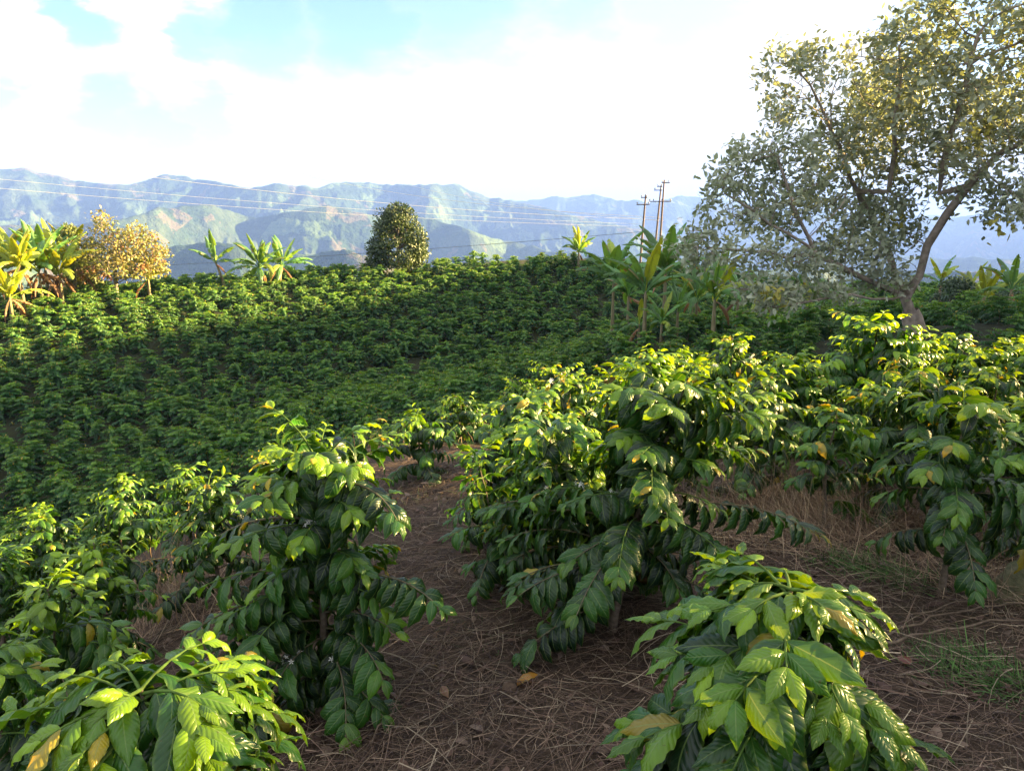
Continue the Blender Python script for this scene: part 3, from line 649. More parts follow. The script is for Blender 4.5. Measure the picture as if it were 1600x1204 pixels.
def seeds_from(polys):
    S, idx = [], {}
    for name, parent, pts in polys:
        prev = idx[parent][-1] if parent else -1
        if parent and isinstance(parent, str) and name.startswith('~'): prev = idx[parent][len(idx[parent]) // 2]
        ids = []
        pts = [np.array(p) for p in pts]
        if prev >= 0: pts = [S[prev][0]] + pts
        for a, b_ in zip(pts[:-1], pts[1:]):
            m = max(1, int(np.linalg.norm(b_ - a) / .45))
            for q in range(m):
                if q == 0 and not ids and prev < 0: S.append((a, -1)); ids.append(len(S) - 1)
                S.append((a + (b_ - a) * (q + 1) / m + rng.normal(size=3) * .03, ids[-1] if ids else prev)); ids.append(len(S) - 1)
        idx[name] = ids
    return S
base = P(1432, 520, BT); base[2] = H(base[0], base[1]) - .2; tb = base.copy()
polys = [('trunk', None, [base, P(1424, 490, BT), P(1415, 462, BT)]),
         ('right', 'trunk', [P(1438, 430, 19.8), P(1450, 385, 19.6), P(1478, 335, 19.3), P(1510, 290, 19.0), P(1560, 240, 18.5)]),
         ('rr', 'right', [P(1630, 200, 18.5)]),
         ('~r2', 'right', [P(1470, 300, 19.4), P(1480, 230, 19), P(1510, 140, 18.5), P(1530, 60, 18)]),
         ('mid', 'trunk', [P(1400, 430, 20.5), P(1385, 380, 21), P(1350, 320, 21), P(1320, 250, 20.5), P(1290, 180, 20)]),
         ('~m2', 'mid', [P(1390, 300, 20), P(1400, 200, 19.5), P(1410, 110, 19)]),
         ('left', 'trunk', [P(1370, 445, 19.5), P(1320, 420, 18.8), P(1260, 385, 18.3), P(1200, 350, 18), P(1150, 310, 18)]),
         ('~l2', 'left', [P(1240, 320, 18.5), P(1220, 260, 18.5)]),
         ('low', 'trunk', [P(1380, 468, 19), P(1330, 462, 18), P(1270, 470, 17.3), P(1210, 482, 17), P(1180, 470, 17)]),
         ('~lw2', 'left', [P(1230, 400, 17.8), P(1170, 390, 17.5), P(1110, 385, 17.5)])]
S = seeds_from(polys)
lobes = [(1480, 20, 60, 40, 18.5), (1590, 20, 60, 50, 18), (1690, 40, 80, 80, 18), (1090, 395, 40, 25, 17.2), (1130, 300, 34, 30, 18), (1560, 170, 60, 50, 20), (1620, 335, 70, 22, 17.5), (1238, 118, 50, 48, 20), (1285, 175, 66, 56, 20), (1310, 120, 50, 40, 20), (1235, 190, 40, 40, 19.5), (1215, 240, 60, 40, 19), (1150, 262, 36, 30, 18.5), (1190, 320, 70, 45, 18.5), (1135, 340, 40, 28, 18),
         (1095, 372, 36, 24, 17.6), (1160, 392, 70, 30, 17.5), (1345, 110, 60, 50, 20), (1340, 220, 80, 60, 20.5), (1410, 70, 50, 35, 19), (1440, 120, 75, 55, 19), (1520, 40, 40, 38, 18),
         (1530, 120, 70, 60, 18.5), (1600, 90, 50, 50, 18.5), (1410, 200, 80, 55, 20), (1500, 215, 80, 60, 19), (1600, 210, 70, 60, 18.5), (1265, 320, 75, 45, 19.5), (1360, 320, 70, 45, 21),
         (1450, 300, 50, 40, 20.5), (1560, 290, 60, 38, 18.5), (1640, 300, 50, 40, 18.5), (1250, 410, 60, 24, 18), (1330, 385, 70, 40, 19.5), (1385, 440, 45, 35, 19.5), (1190, 455, 60, 26, 17.2), (1290, 462, 50, 12, 17.5),
         (1400, 375, 45, 35, 20.5), (1480, 60, 60, 45, 19), (1700, 150, 80, 90, 18.5), (1690, 260, 60, 60, 18.5), (1390, 150, 60, 50, 22), (1480, 270, 60, 40, 21)]
att = []
for (px, py, rx, ry, d) in lobes:
    c, r = lobe(px, py, rx, ry, d); att.append(ell_pts(rng, c, r, int(30 + rx * ry / 17)))
att = np.concatenate(att)
Pn, par = colonise(S, att, .28, 2.4, .34, 70)
bt = empty('broad_tree', tb); tag(bt, 'large spreading grey-green tree with pale trunk and open branching crown at the right', 'tree')
wd = MB(); r, ch = skeleton_mesh(wd, Pn - tb, par, .009, 2.35, rmax=.27, rng=rng)
# root flare
q0 = P(1424, 490, BT) - tb; tube(wd, [np.array((0, 0, -.3)), np.array((0, 0, .05)), q0 * .3 + (0, 0, 0), q0 * .55, q0 * .85, q0 * 1.15], [.50, .38, .30, .265, .25, .20], 14, (1, 1, 1), lump=.10, rng=rng)
wd.build('trunk', M_BARK, bt)
TT = tset(3, 2, wave=0, W_=.52, droops=(15, 35, 55, 80))
def tree_leaves(Pn, par, r, ch, T, thin, n, Ls, cA, cB, spread, rng, origin, cY=None, fY=0, jit=.1, clump=0):
    pos, D, NN, LL, tid, cols = [], [], [], [], [], []
    for i in range(len(Pn)):
        if par[i] < 0 or r[i] > thin: continue
        if clump:
            nz_ = .5 * float(vn(np.array(Pn[i, 0] * clump + Pn[i, 2] * .7 * clump), np.array(Pn[i, 1] * clump - Pn[i, 2] * .8 * clump))) + .5 * float(vn(np.array(Pn[i, 2] * 1.3 * clump + 40), np.array(Pn[i, 0] * clump * 1.1)))
            if nz_ < .385: continue
        tg = nrm(Pn[i] - Pn[par[i]]); k = n if not ch[i] else max(1, n // 2); cc = cA + (cB - cA) * rng.random()
        if rng.random() < fY: cc = cY
        for q in range(k):
            v = nrm(rng.normal(size=3)); v = nrm(v - tg * np.dot(v, tg) + tg * rng.uniform(.1, 1.2) + np.array([0, 0, .25]))
            pos.append(Pn[i] - origin + rng.normal(size=3) * jit); D.append(v); NN.append(rng.normal(size=3) * .5 + (0, 0, 1)); LL.append(Ls * rng.uniform(.7, 1.2)); tid.append(rng.integers(0, 4)); cols.append(cc * rng.uniform(.75, 1.25))
    mb = MB(); put_leaves(mb, T, pos, D, NN, LL, tid, cols); return mb
tl = tree_leaves(Pn, par, r, ch, TT, .027, 27, .18, np.array((.19, .225, .155)), np.array((.33, .36, .26)), 1, rng, tb, np.array((.30, .28, .05)), .025, .15, 1.1)  # leaf colour carries the lens veil's grey lift and the sun's yellow glow
print('tree leaves', tl.n // 12, len(Pn))
tl.build('crown', M_TREE, bt)
EXCL.append((tb[0], tb[1], 1.2))
# lone dense tree on the ridge
def dense_tree(px, pybase, pytop, wpx, d, seed, name, label, nleaf, Ls, cA, cB, lumps=26, prof_=None, group=None, cat='tree', mat_=None, top_sharp=.75):
    rng = np.random.default_rng(seed); p = P(px, pybase, d); gz = H(p[0], p[1]); s = d / FPX; Ht = P(px, pytop, d)[2] - gz; Rr = wpx * s / 2
    o = empty(name, (p[0], p[1], gz)); tag(o, label, cat, group)
    if d < 66: EXCL.append((p[0], p[1], max(.7, Rr * .8)))
    tr = MB(); tt = np.linspace(0, 1, 8); path = np.outer(tt, (0, 0, Ht * .8)) + np.cumsum(rng.normal(size=(8, 3)) * .05, 0) * tt[:, None]; path[0] = (0, 0, -.3)
    tube(tr, path, np.linspace(.16, .03, 8) * Ht / 5, 7, lump=.15, rng=rng)
    C = []
    for k in range(lumps):
        h = rng.uniform(.03, .92); rad = Rr * math.sin(math.pi * min(1, (h * .86 + .10)) ** top_sharp) ** .8; a = rng.random() * 6.28
        c = np.array([math.cos(a) * rad * .68, math.sin(a) * rad * .68, h * Ht]); C.append((c, Rr * rng.uniform(.20, .36)))
        tube(tr, [path[min(7, int(h * 7))] * 1.0, (path[min(7, int(h * 7))] + c) / 2 + (0, 0, .1), c], [.05 * Ht / 5, .03, .015], 4)
    C.append((np.array([0, 0, Ht - Rr * .28]), Rr * .3))
    tr.build('trunk', M_BARK, o)
    pos, D, NN, LL, tid, cols = [], [], [], [], [], []
    per = nleaf // len(C)
    for (c, rr) in C:
        cc = cA + (cB - cA) * rng.random()
        v = rng.normal(size=(per, 3)); v /= np.linalg.norm(v, axis=1)[:, None]; rad = rr * rng.uniform(.7, 1.12, (per, 1))
        q = c + v * rad * np.array([1, 1, .85])
        for i in range(per):
            pos.append(q[i]); D.append(v[i] + rng.normal(size=3) * .6 + (0, 0, -.1)); NN.append(v[i] + rng.normal(size=3) * .4 + (0, 0, .3)); LL.append(Ls * rng.uniform(.7, 1.2)); tid.append(rng.integers(0, 4)); cols.append(cc * rng.uniform(.75, 1.25))
    mb = MB(); put_leaves(mb, TT, pos, D, NN, LL, tid, cols); mb.build('crown', mat_ or M_TREE, o); return o
dense_tree(622, 418, 316, 100, 64, 201, 'round_tree', 'lone dense egg-shaped dark tree standing on the plantation ridge', 14000, .24, np.array((.035, .07, .028)), np.array((.085, .125, .04)), 60, top_sharp=.62)
dense_tree(1478, 500, 432, 92, 31, 204, 'dark_shrub', 'dense dark green shrub right of the big tree trunk', 7000, .13, np.array((.025, .055, .025)), np.array((.05, .09, .035)), 24, cat='shrub')
dense_tree(1565, 500, 455, 90, 36, 205, 'green_shrub', 'mid green rounded shrub at the right edge beside the dark one', 6000, .14, np.array((.04, .085, .035)), np.array((.07, .12, .045)), 22, cat='shrub')
dense_tree(118, 430, 352, 75, 54, 206, 'leafy_tree', 'bushy yellow-green tree behind the left banana plants', 6000, .22, np.array((.11, .16, .04)), np.array((.24, .24, .06)), 26)
def open_tree(px, d, lobes, seed, label, name, cA, cB, cY, fY, Ls=.2, n=6, thin=.03):
    rng = np.random.default_rng(seed); b = P(px, 430, d); b[2] = H(b[0], b[1]) - .2; o = empty(name, b); tag(o, label, 'tree')
    top = P(px, 395, d); S = [(b, -1), (b * .6 + top * .4, 0), (b * .2 + top * .8, 1), (top, 2)]
    at_ = np.concatenate([ell_pts(rng, *lobe(*l), 30 + int(l[2] * l[3] / 4)) for l in lobes])
    Pn, par = colonise(S, at_, .32, 3, .38, 60); wd = MB(); r, ch = skeleton_mesh(wd, Pn - b, par, .014, 2.2, rmax=.2, rng=rng); wd.build('trunk', M_BARK, o)
    tree_leaves(Pn, par, r, ch, TT, thin, n, Ls, cA, cB, 1, rng, b, cY, fY, .2).build('crown', M_TREE, o); EXCL.append((b[0], b[1], 1.0)); return o
open_tree(178, 52, [(160, 352, 16, 18, 52), (160, 385, 32, 22, 52), (200, 380, 34, 22, 52), (228, 385, 26, 20, 52), (245, 400, 18, 16, 52), (190, 405, 50, 12, 52), (215, 360, 12, 8, 52), (150, 405, 30, 14, 51), (190, 420, 62, 12, 52), (240, 415, 22, 14, 52), (135, 420, 20, 14, 51)], 301,
          'orange-brown sunlit tree with bare pale twigs on the left ridge', 'flowering_tree', np.array((.16, .20, .05)), np.array((.34, .27, .10)), np.array((.36, .16, .09)), .06, .24, 18)
# ------------------------------------------------------------------ utility poles and wires
def pole(px, pytop, d, arms, label, lean=.035):
    t_ = P(px, pytop, d); gz = H(t_[0], t_[1]); h = t_[2] - gz
    o = empty('utility_pole', (t_[0] - lean * h, t_[1], gz)); tag(o, label, 'utility pole', 'utility poles on the ridge')
    mb = MB(); tube(mb, [(0, 0, -.5), (lean * h * .5, 0, h * .5), (lean * h, 0, h)], [.125, .11, .085], 10); tube(mb, [(lean * h, 0, h - .001), (lean * h, 0, h + .02)], [.085, .005], 10); mb.build('shaft', M_POLE, o)
    for (dz, x0, x1) in arms:
        c = np.array([lean * (h - dz), -.17, h - dz]); a = MB(); tube(a, [c + (x0, 0, 0), c + (x1, 0, 0)], [.055, .055], 4)
        ao = a.build('crossarm', M_POLE, o)
        for xx in (x0 + .08, x1 - .08):
            i = MB(); tube(i, [c + (xx, 0, .04), c + (xx, 0, .1), c + (xx, 0, .13), c + (xx, 0, .22), c + (xx, 0, .27)], [.03, .03, .08, .07, .03], 8); i.build('insulator', M_METAL, ao)
    return o, t_
_, t1 = pole(1009, 304, 80, [(.3, -.5, .15), (1.0, -.9, .45)], 'utility pole on the left, shortest of the three on the ridge', .05)
_, t2 = pole(1033, 290, 86, [(.1, -.45, .1), (.5, -.75, .1), (1.7, -1.2, .3)], 'slanting utility pole, middle of the three on the ridge', .06)
_, t3 = pole(1038, 281, 82, [(.3, -.3, .55), (2.2, -1.1, .85)], 'tallest utility pole, right of the three on the ridge', .03)
def wire(a, b, sag, label, mat_=None, r=.0105, grp='pale overhead power lines'):
    t_ = np.linspace(0, 1, 40)[:, None]; p = np.array(a) * (1 - t_) + np.array(b) * t_ - np.array([0, 0, 1]) * 4 * sag * t_ * (1 - t_)
    mb = MB(); tube(mb, p, r, 4); o = mb.build('power_line', mat_ or M_WIRE); tag(o, label, 'power line', grp)
e1 = P(1006, 346, 80)
wire(P(-160, 264, 60), P(1003, 350, 80), .55, 'upper bright power line crossing from the left edge over the mountains')
wire(P(-160, 280, 59), P(1002, 354, 80), .55, 'lower bright power line crossing from the left edge over the mountains')
wire(P(200, 272, 72), P(1031, 343, 86), .7, 'thin power line above the two bright ones, crossing over the lone tree', r=.016)
wire(P(470, 272, 150), P(1034, 340, 86), 1.2, 'faint power line high over the mountains right of the lone tree', r=.022)
wire(P(180, 418, 90), P(1004, 362, 80), .3, 'thin black cable passing low behind the lone tree', M_WIRED, .02, 'dark cables')
wire(P(600, 278, 170), P(1037, 345, 82), 1.2, 'faintest power line, highest over the mountains', r=.02)
# ------------------------------------------------------------------ plantation
def visible(x, y, top=1.3):
    x = np.asarray(x); y = np.asarray(y); z = Hl(x, y) + top; ok = np.ones(len(x), bool)
    for f in np.linspace(.12, .96, 42): ok &= ((Hl(x * f, y * f) + (.95 if 1 else 0) * (y * f > 13)) < z * f + .15) | ((1 - f) * y < 1.2)
    return ok
rng = np.random.default_rng(77)
gx, gy = np.meshgrid(np.arange(-60, 60, 1.34), np.arange(7.5, 72, 1.14)); gx[1::2] += .67
X = gx.ravel(); Y = gy.ravel(); ca, sa = math.cos(.14), math.sin(.14); X, Y = X * ca - (Y - 35) * sa, X * sa + (Y - 35) * ca + 35
X = X + rng.normal(size=len(X)) * .17 + .5 * (vn(Y * .15, X * .1) - .5); Y = Y + rng.normal(size=len(Y)) * .2 + .6 * (vn(X * .2, Y * .2) - .5)
k = (np.abs(X) < Y * .70 + 1.5 + np.where((X < 0) & (Y > 22), Y * .14 + 3, 0)) & (Y > 7.5) & (Y < 66 + .0 * X)
k &= ~((Y < 12) & (X < -2.2)) & ~((X > 3.5) & (Y > 9) & (Y < 15)) & ~((np.abs(X / Y * FPX + 800 - 1430) < 60) & (Y < 20.5)) & ~((Y < 9.5) & (X > -2.6) & (X < 5.0)) & ~((X > -2.4) & (X < -1.0) & (Y < 12))
X, Y = X[k], Y[k]
k = rng.random(len(X)) > .03
for (x, y, r_) in NEAR: k &= np.hypot(X - x, Y - y) > r_ + .45
for (x, y, r_) in EXCL: k &= np.hypot(X - x, Y - y) > r_
X, Y = X[k], Y[k]; k = visible(X, Y); X, Y = X[k], Y[k]
o_ = np.argsort(np.hypot(X, Y)); X, Y = X[o_], Y[o_]; Z = Hl(X, Y)
print('plantation bushes', len(X))
TONE = np.array((1.0, 1.03, 1.8)); protos = []; pc = bpy.data.collections.new('bush_sources')  # cool haze and shade tint put into the hillside leaf colour
for v in range(8):
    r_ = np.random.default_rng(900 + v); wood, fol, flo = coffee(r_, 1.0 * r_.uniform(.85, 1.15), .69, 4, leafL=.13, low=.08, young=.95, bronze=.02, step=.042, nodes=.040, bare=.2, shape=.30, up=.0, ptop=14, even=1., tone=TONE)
    m_ = MB(); m_.V = wood.V + fol.V; m_.F = wood.F + [f + wood.n for f in fol.F]; m_.C = wood.C + fol.C; m_.U = wood.U + fol.U; m_.M = [a * 0 for a in wood.M] + [a * 0 + 1 for a in fol.M]; m_.n = wood.n + fol.n
    me = m_.mesh('coffee_bush', [M_WOOD, M_LEAFF]); protos.append(me)
    so = bpy.data.objects.new('bush_source', me); pc.objects.link(so)
midp = []
for v in range(4):
    r_ = np.random.default_rng(950 + v); wood, fol, flo = coffee(r_, 1.3, .6, 3, leafL=.155, low=.12, young=.9, bronze=.05, step=.055, nodes=.05, bare=.25, shape=.26)
    midp.append((wood.mesh('branches', M_WOOD), fol.mesh('foliage', M_LEAFF)))
NI = min(300, len(X)) - len(NEAR)
rr = rng.random((len(X), 3)); idx = rng.integers(0, 8, len(X)); scl = (.80 + .30 * rr[:, 1] + .30 * vn(X * .25, Y * .25)) * np.where((X > 4) & (Y < 24), .68, 1.0)
HG = 'coffee bushes in the hillside plantation'
for i in range(NI):
    d = math.hypot(X[i], Y[i])
    if d < 17:
        o = empty('coffee_bush', (X[i], Y[i], Z[i]), rr[i, 0] * 6.28, scl[i] * .9)
        a, b = midp[i % 4]
        for nm, me in (('branches', a), ('foliage', b)):
            c = bpy.data.objects.new(nm, me); COL.objects.link(c); c.parent = o
        tag(o, 'leafy coffee bush on the slope between the path plants and the shaded hillside', 'coffee bush', 'coffee bushes on the near slope')
    else:
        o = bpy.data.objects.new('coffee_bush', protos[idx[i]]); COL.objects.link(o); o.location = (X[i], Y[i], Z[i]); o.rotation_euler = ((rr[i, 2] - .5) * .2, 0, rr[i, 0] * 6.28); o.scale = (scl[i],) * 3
        tag(o, 'dark green coffee bush in the lower rows of the shaded hillside plantation', 'coffee bush', HG)
pm = bpy.data.meshes.new('coffee_plantation'); n = len(X) - NI
pm.vertices.add(n); pm.vertices.foreach_set('co', np.stack([X, Y, Z], 1)[NI:].astype('f').ravel())
a = pm.attributes.new('rot', 'FLOAT_VECTOR', 'POINT'); a.data.foreach_set('vector', np.stack([(rr[:, 2] - .5) * .2, rr[:, 2] * 0, rr[:, 0] * 6.28], 1)[NI:].astype('f').ravel())
a = pm.attributes.new('scl', 'FLOAT', 'POINT'); a.data.foreach_set('value', scl[NI:].astype('f'))
a = pm.attributes.new('idx', 'INT', 'POINT'); a.data.foreach_set('value', idx[NI:].astype('i'))
po = bpy.data.objects.new('coffee_plantation', pm); COL.objects.link(po); tag(po, 'dense mass of coffee bushes covering the upper hillside to the ridge', 'coffee bushes', kind='stuff')
gt = bpy.data.node_groups.new('scatter', 'GeometryNodeTree'); gt.interface.new_socket('Geometry', in_out='INPUT', socket_type='NodeSocketGeometry'); gt.interface.new_socket('Geometry', in_out='OUTPUT', socket_type='NodeSocketGeometry')
gi = gt.nodes.new('NodeGroupInput'); go = gt.nodes.new('NodeGroupOutput'); ip = gt.nodes.new('GeometryNodeInstanceOnPoints'); ci = gt.nodes.new('GeometryNodeCollectionInfo')
ci.inputs[0].default_value = pc; ci.inputs['Separate Children'].default_value = True; ci.inputs['Reset Children'].default_value = True
ip.inputs['Pick Instance'].default_value = True
def na(nm, ty): q = gt.nodes.new('GeometryNodeInputNamedAttribute'); q.data_type = ty; q.inputs['Name'].default_value = nm; return q.outputs['Attribute']
gt.links.new(gi.outputs[0], ip.inputs['Points']); gt.links.new(ci.outputs[0], ip.inputs['Instance']); gt.links.new(na('idx', 'INT'), ip.inputs['Instance Index'])
er = gt.nodes.new('FunctionNodeEulerToRotation'); gt.links.new(na('rot', 'FLOAT_VECTOR'), er.inputs[0]); gt.links.new(er.outputs[0], ip.inputs['Rotation'])
gt.links.new(na('scl', 'FLOAT'), ip.inputs['Scale']); gt.links.new(ip.outputs[0], go.inputs[0])
md = po.modifiers.new('scatter', 'NODES'); md.node_group = gt
# ------------------------------------------------------------------ ground litter
rng = np.random.default_rng(31)
def blades(name, n, xr, yr, L0, L1, w0, w1, cols, lift, tilt, label, cat, clump=0, segs=3, mat_=None, centres=None, rad=.2, curl=.5):
    if centres is None:
        x = rng.uniform(*xr, n); u = rng.random(n); y = yr[0] + (yr[1] - yr[0]) * u ** 1.35
    else:
        c = np.array(centres)[rng.integers(0, len(centres), n)]; q = rng.normal(size=(n, 2)) * rad; x, y = c[:, 0] + q[:, 0], c[:, 1] + q[:, 1]
    a = fbm(x * .7, y * .7, 2) * 9 + rng.normal(size=n) * 1.0; Ln = rng.uniform(L0, L1, n); w = rng.uniform(w0, w1, n)
    el = np.abs(rng.normal(size=n)) * tilt; kink = rng.normal(size=n) * curl
    z0 = Hl(x, y) + rng.random(n) * lift; pts = [np.stack([x, y, z0], 1)]; p = pts[0].copy(); aa = a.copy(); ee = el.copy()
    for s in range(segs):
        d = np.stack([np.cos(aa) * np.cos(ee), np.sin(aa) * np.cos(ee), np.sin(ee)], 1); p = p + d * (Ln / segs)[:, None]; pts.append(p.copy()); aa = aa + kink; ee = ee - np.abs(kink) * .5 - .05
    pts = np.array(pts)
    gz = Hl(pts[-1][:, 0], pts[-1][:, 1]); sl = (gz - pts[0][:, 2] + rng.random(n) * lift)   # follow the slope when lying
    if tilt < .4:
        for s in range(1, segs + 1):
            f = s / segs; pts[s][:, 2] = np.maximum(pts[s][:, 2], pts[0][:, 2] + sl * f)
    side = np.stack([-np.sin(a), np.cos(a), rng.normal(size=n) * .4], 1); 
    V = []; 
    for s in range(segs + 1):
        ww = w * (1 - .75 * s / segs); V += [pts[s] - side * ww[:, None], pts[s] + side * ww[:, None]]
    V = np.array(V).transpose(1, 0, 2); m = 2 * (segs + 1)
    F0 = np.array([[2 * s, 2 * s + 1, 2 * s + 3, 2 * s + 2] for s in range(segs)]); F = (F0[None] + (np.arange(n) * m)[:, None, None]).reshape(-1, 4)
    cl = np.array(cols)[rng.integers(0, len(cols), n)] * rng.uniform(.5, 1.3, (n, 1))
    mb = MB(); mb.add(V.reshape(-1, 3), F, np.repeat(cl, m, 0)); o = mb.build(name, mat_ or M_STRAW, smooth=False); tag(o, label, cat, kind='stuff'); return o
SC_ = [(.120, .076, .056), (.165, .112, .080), (.075, .049, .037), (.24, .172, .122), (.045, .03, .026)]
blades('straw_mulch', 95000, (-3.2, 4.8), (.9, 8.5), .06, .26, .0006, .0018, SC_, .035, .10, 'brown mulch of dead grass stalks covering the path and soil', 'mulch')
blades('straw_mulch', 9000, (-2.5, 4.0), (.9, 5), .2, .5, .0008, .002, SC_[:2] + [(.30, .24, .17)], .06, .08, 'longer pale stalks lying loose over the brown mulch', 'mulch', segs=5, curl=.22)
def gp(px, py):                                 # where a photo position meets the ground
    a, b, c = ray(px, py); lo = .6
    for d in np.arange(.6, 40, .05):
        if c / b * d < H(a / b * d, d): return np.array([a / b * d, d])
    return np.array([0, 5.])
cdry = [gp(*q) for q in [(1180, 810), (1240, 825), (1150, 850), (1290, 810), (1330, 835), (1400, 830), (1230, 780), (230, 960), (270, 940), (340, 960), (200, 1000), (1350, 790), (600, 705), (590, 690), (320, 920), (1100, 840), (850, 720), (1200, 790), (1260, 800), (1310, 850), (1150, 800), (590, 680), (575, 670), (1380, 810), (1480, 850), (250, 900), (1555, 925), (1590, 940)]]
blades('dry_grass', 9500, None, None, .15, .48, .0009, .0022, [(.34, .23, .15), (.42, .32, .21), (.20, .13, .09)], .02, .75, 'tangled dry grass standing between the coffee plants', 'dry grass', centres=cdry, rad=.20, segs=4, curl=.3)
cgr = [gp(*q) for q in [(1345, 885), (1370, 900), (1400, 905), (1320, 880), (1500, 1060), (1560, 1065), (1540, 1040), (1590, 1080), (1480, 1040), (1440, 915)]]
blades('green_grass', 1500, None, None, .05, .13, .0014, .0032, [(.07, .16, .04), (.10, .21, .05), (.05, .11, .03)], .01, .7, 'short green grass growing in patches on the mulch at right', 'grass', centres=cgr, rad=.075, segs=3, curl=.25)
cg2 = [gp(*q) for q in [(660, 790), (640, 760), (690, 775), (620, 720), (780, 960), (870, 905), (760, 990), (1240, 905), (600, 860), (1550, 930), (1570, 905), (1590, 900), (1560, 890)]]
blades('sparse_grass', 500, None, None, .04, .12, .001, .0024, [(.07, .11, .04), (.10, .13, .05)], .01, .7, 'sparse dull green grass along the bare path', 'grass', centres=cg2, rad=.16)
# fallen leaves
DL = tset(8, 4, 0, droops=(20, 60, 95, 130), W_=.5)
def fallen(px, py, Ls, col, label, seed, group=None):
    r_ = np.random.default_rng(seed); g_ = gp(px, py); z = H(*g_) + .035; mb = MB(); a = r_.random() * 6.28
    put_leaves(mb, DL, [(0, 0, 0)], [(math.cos(a), math.sin(a), .25)], [(r_.normal() * .3, r_.normal() * .3, 1)], [Ls], [r_.integers(0, 3)], [col])
    o = mb.build('fallen_leaf', M_LEAF, loc=(g_[0], g_[1], z)); tag(o, label, 'leaf', group)
fallen(840, 1072, .12, (.42, .20, .02), 'orange and yellow fallen leaf on the dark mulch of the path', 1)
fallen(1420, 1052, .10, (.16, .05, .04), 'dark red fallen leaf on the mulch at right', 2)
fallen(665, 1055, .08, (.20, .12, .09), 'curled pale brown fallen leaf left on the path', 3)
fallen(610, 1100, .07, (.17, .10, .08), 'small brown fallen leaf near the bottom of the path', 4)
fallen(690, 1085, .07, (.20, .11, .07), 'brown fallen leaf beside the curled pale one', 5)
r_ = np.random.default_rng(5); mb = MB(); ps = []
xx = r_.uniform(-2.5, 4.5, 2600); yy = .9 + 6 * r_.random(2600) ** 1.3; zz = Hl(xx, yy) + .02
th = r_.random(2600) * 6.28
put_leaves(mb, tset(4, 2, 0, droops=(20, 60, 95, 130), wave=0), np.stack([xx, yy, zz], 1), np.stack([np.cos(th), np.sin(th), r_.random(2600) * .3], 1), np.stack([r_.normal(size=2600) * .3, r_.normal(size=2600) * .3, np.ones(2600)], 1), r_.uniform(.03, .10, 2600), r_.integers(0, 4, 2600),
           np.array([(.13, .08, .06), (.09, .055, .045), (.18, .13, .10)])[r_.integers(0, 3, 2600)])
tag(mb.build('leaf_litter', M_STRAW), 'small crumpled dead leaves scattered through the mulch', 'leaf litter', kind='stuff')
r_ = np.random.default_rng(8); mb = MB(); i = np.arange(5)[:, None]; j = np.arange(7)[None]; CF = np.stack([i * 7 + j, i * 7 + (j + 1) % 7, (i + 1) * 7 + (j + 1) % 7, (i + 1) * 7 + j], -1).reshape(-1, 4)
for q in range(1100):
    x = r_.uniform(-2.4, 4.6); y = .9 + 6 * r_.random() ** 1.3; sz = r_.uniform(.006, .02) * (1 + 1.2 * (r_.random() < .06)); ph = np.linspace(.1, 3.04, 6)[:, None]; th = np.arange(7)[None] / 7 * 6.283
    n_ = np.stack([np.sin(ph) * np.cos(th), np.sin(ph) * np.sin(th), np.cos(ph) * .7 + 0 * th], -1) * (1 + .35 * (r_.random((6, 7, 1)) - .5)); mb.add(n_.reshape(-1, 3) * sz * r_.uniform(.7, 1.4, 3) + (x, y, H(x, y) + sz * .2), CF)
tag(mb.build('soil_clods', M_CLOD, smooth=False), 'small dark clods of soil among the dead grass', 'soil clods', kind='stuff')
# fallen sticks and dry stalks
def stick(a, b, r0, label, arch=.03, name='fallen_stick'):
    r_ = np.random.default_rng(int(abs(a[0] * 1000 + b[1] * 77))); pts = []
    for f in np.linspace(0, 1, 14):
        q = np.array(a) * (1 - f) + np.array(b) * f; pts.append((q[0] + r_.normal() * .012, q[1] + r_.normal() * .012, H(q[0], q[1]) + .03 + arch * math.sin(f * 3.14)))
    mb = MB(); tube(mb, pts, np.linspace(r0, r0 * .5, 14), 6, (.9, .85, .8), lump=.2, rng=r_); tag(mb.build(name, M_WOOD), label, 'stick', 'dead sticks on the ground')
stick(gp(1330, 1012), gp(1640, 955), .006, 'long thin stick lying above the lower patch of green grass')
stick(gp(1345, 1030), gp(1660, 985), .007, 'thick dead stick lying across the mulch at right')
stick(gp(1400, 985), gp(1600, 950), .004, 'thin stick topmost of those lying at right')
stick(gp(1450, 985), gp(1595, 1045), .003, 'thin pale stalk crossing the thick stick at right')
stick(gp(580, 1180), gp(700, 1010), .003, 'thin stalk lying along the lower left of the path')
stick(gp(820, 1190), gp(960, 1050), .003, 'thin pale stalk at the bottom of the path')
def stalk(px0, py0, px1, py1, label, r0=.003, kids=3):
    g_ = gp(px0, py0); b = np.array([g_[0], g_[1], H(*g_)]); t_ = P(px1, py1, g_[1]); r_ = np.random.default_rng(px0); mb = MB()
    path = [b + (t_ - b) * f + r_.normal(size=3) * .012 for f in np.linspace(0, 1, 8)]; path[0] = b
    tube(mb, np.array(path) - b, np.linspace(r0, r0 * .5, 8), 5, (1.3, 1.1, .9))
    for k in range(kids):
        i = r_.integers(3, 8); q = path[i] - b; d = nrm(r_.normal(size=3) + (0, 0, 1.2)); tube(mb, [q, q + d * .06, q + d * .12 + (0, 0, .01)], [r0 * .5, r0 * .4, r0 * .2], 4, (1.3, 1.1, .9))
    tag(mb.build('dry_stalk', M_WOOD, loc=b), label, 'dry stalk', 'dry upright stalks')
stalk(246, 935, 233, 830, 'tall dry stalk with feathery top left of the tall coffee plant', .004, 6)
stalk(300, 1010, 250, 900, 'dry stalk leaning left in front of the left coffee row')
stalk(140, 1010, 125, 915, 'thin dry stalk in front of the left edge coffee plants')
stalk(1290, 760, 1230, 650, 'dry stalk leaning left between centre and right plants')
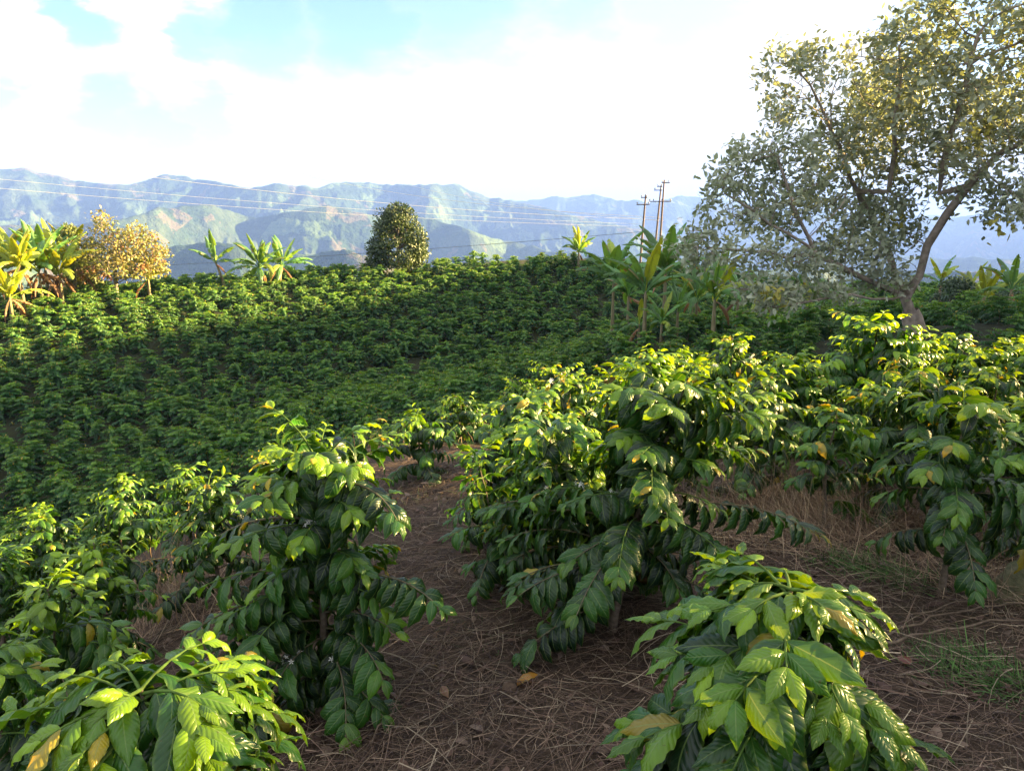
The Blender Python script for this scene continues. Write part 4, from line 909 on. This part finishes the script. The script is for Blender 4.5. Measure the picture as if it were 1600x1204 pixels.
stalk(1330, 770, 1300, 670, 'dry stalk in front of the thin straggly plant')
stalk(860, 900, 845, 820, 'thin dry twig standing in front of the low plant right of the path')
stalk(1010, 760, 1075, 690, 'thin dry stalk behind the wide leaning plant')
stalk(480, 700, 478, 625, 'bare twig sticking up above the narrow plant left of the path', .003, 5)
stalk(1345, 640, 1335, 570, 'reddish bare stalk below the domed plant', .004, 8)
# mossy stump at the right edge
g_ = gp(1575, 935); r_ = np.random.default_rng(3); mb = MB(); n_, m_ = 14, 18
th = np.linspace(0, 2 * np.pi, m_, endpoint=False); Vs = []
for i in range(n_ + 1):
    f = i / n_; rad = .155 * math.sin(math.pi * (.5 + f * .5)) ** .55 if i < n_ else .002
    rr_ = rad * (1 + .22 * (vn(th * 1.5 + 3, th * 0 + f * 5) - .5) * 2); Vs.append(np.stack([np.cos(th) * rr_ + f * .05, np.sin(th) * rr_ * .8, np.full(m_, f * .24 - .04)], 1))
i = np.arange(n_)[:, None]; j = np.arange(m_)[None]; k = (j + 1) % m_
mb.add(np.concatenate(Vs), np.stack([i * m_ + j, i * m_ + k, (i + 1) * m_ + k, (i + 1) * m_ + j], -1).reshape(-1, 4))
tag(mb.build('mossy_stone', M_STONE, loc=(g_[0] + .03, g_[1], H(*g_))), 'mossy greenish stone on the mulch under the plant at the right edge', 'stone')
# ------------------------------------------------------------------ haze
HAZE = 1.2e-4
mh, t, out = mat('haze_air'); pv = N(t, 'ShaderNodeVolumePrincipled', ins={'Density': HAZE, 'Color': (.19, .33, .92, 1), 'Anisotropy': .0}); L(t, pv.outputs[0], out.inputs['Volume'])
hb = [(-14000, -14000, -800), (14000, 14000, 520)]
V = np.array([[hb[a][0], hb[b][1], hb[c][2]] for a in (0, 1) for b in (0, 1) for c in (0, 1)], float)
mb = MB(); mb.add(V, [[0, 1, 3, 2], [4, 6, 7, 5], [0, 4, 5, 1], [2, 3, 7, 6], [0, 2, 6, 4], [1, 5, 7, 3]]); hz = mb.build('haze', mh, smooth=False); tag(hz, 'pale blue air haze over the valley and the mountains', 'haze', kind='stuff')
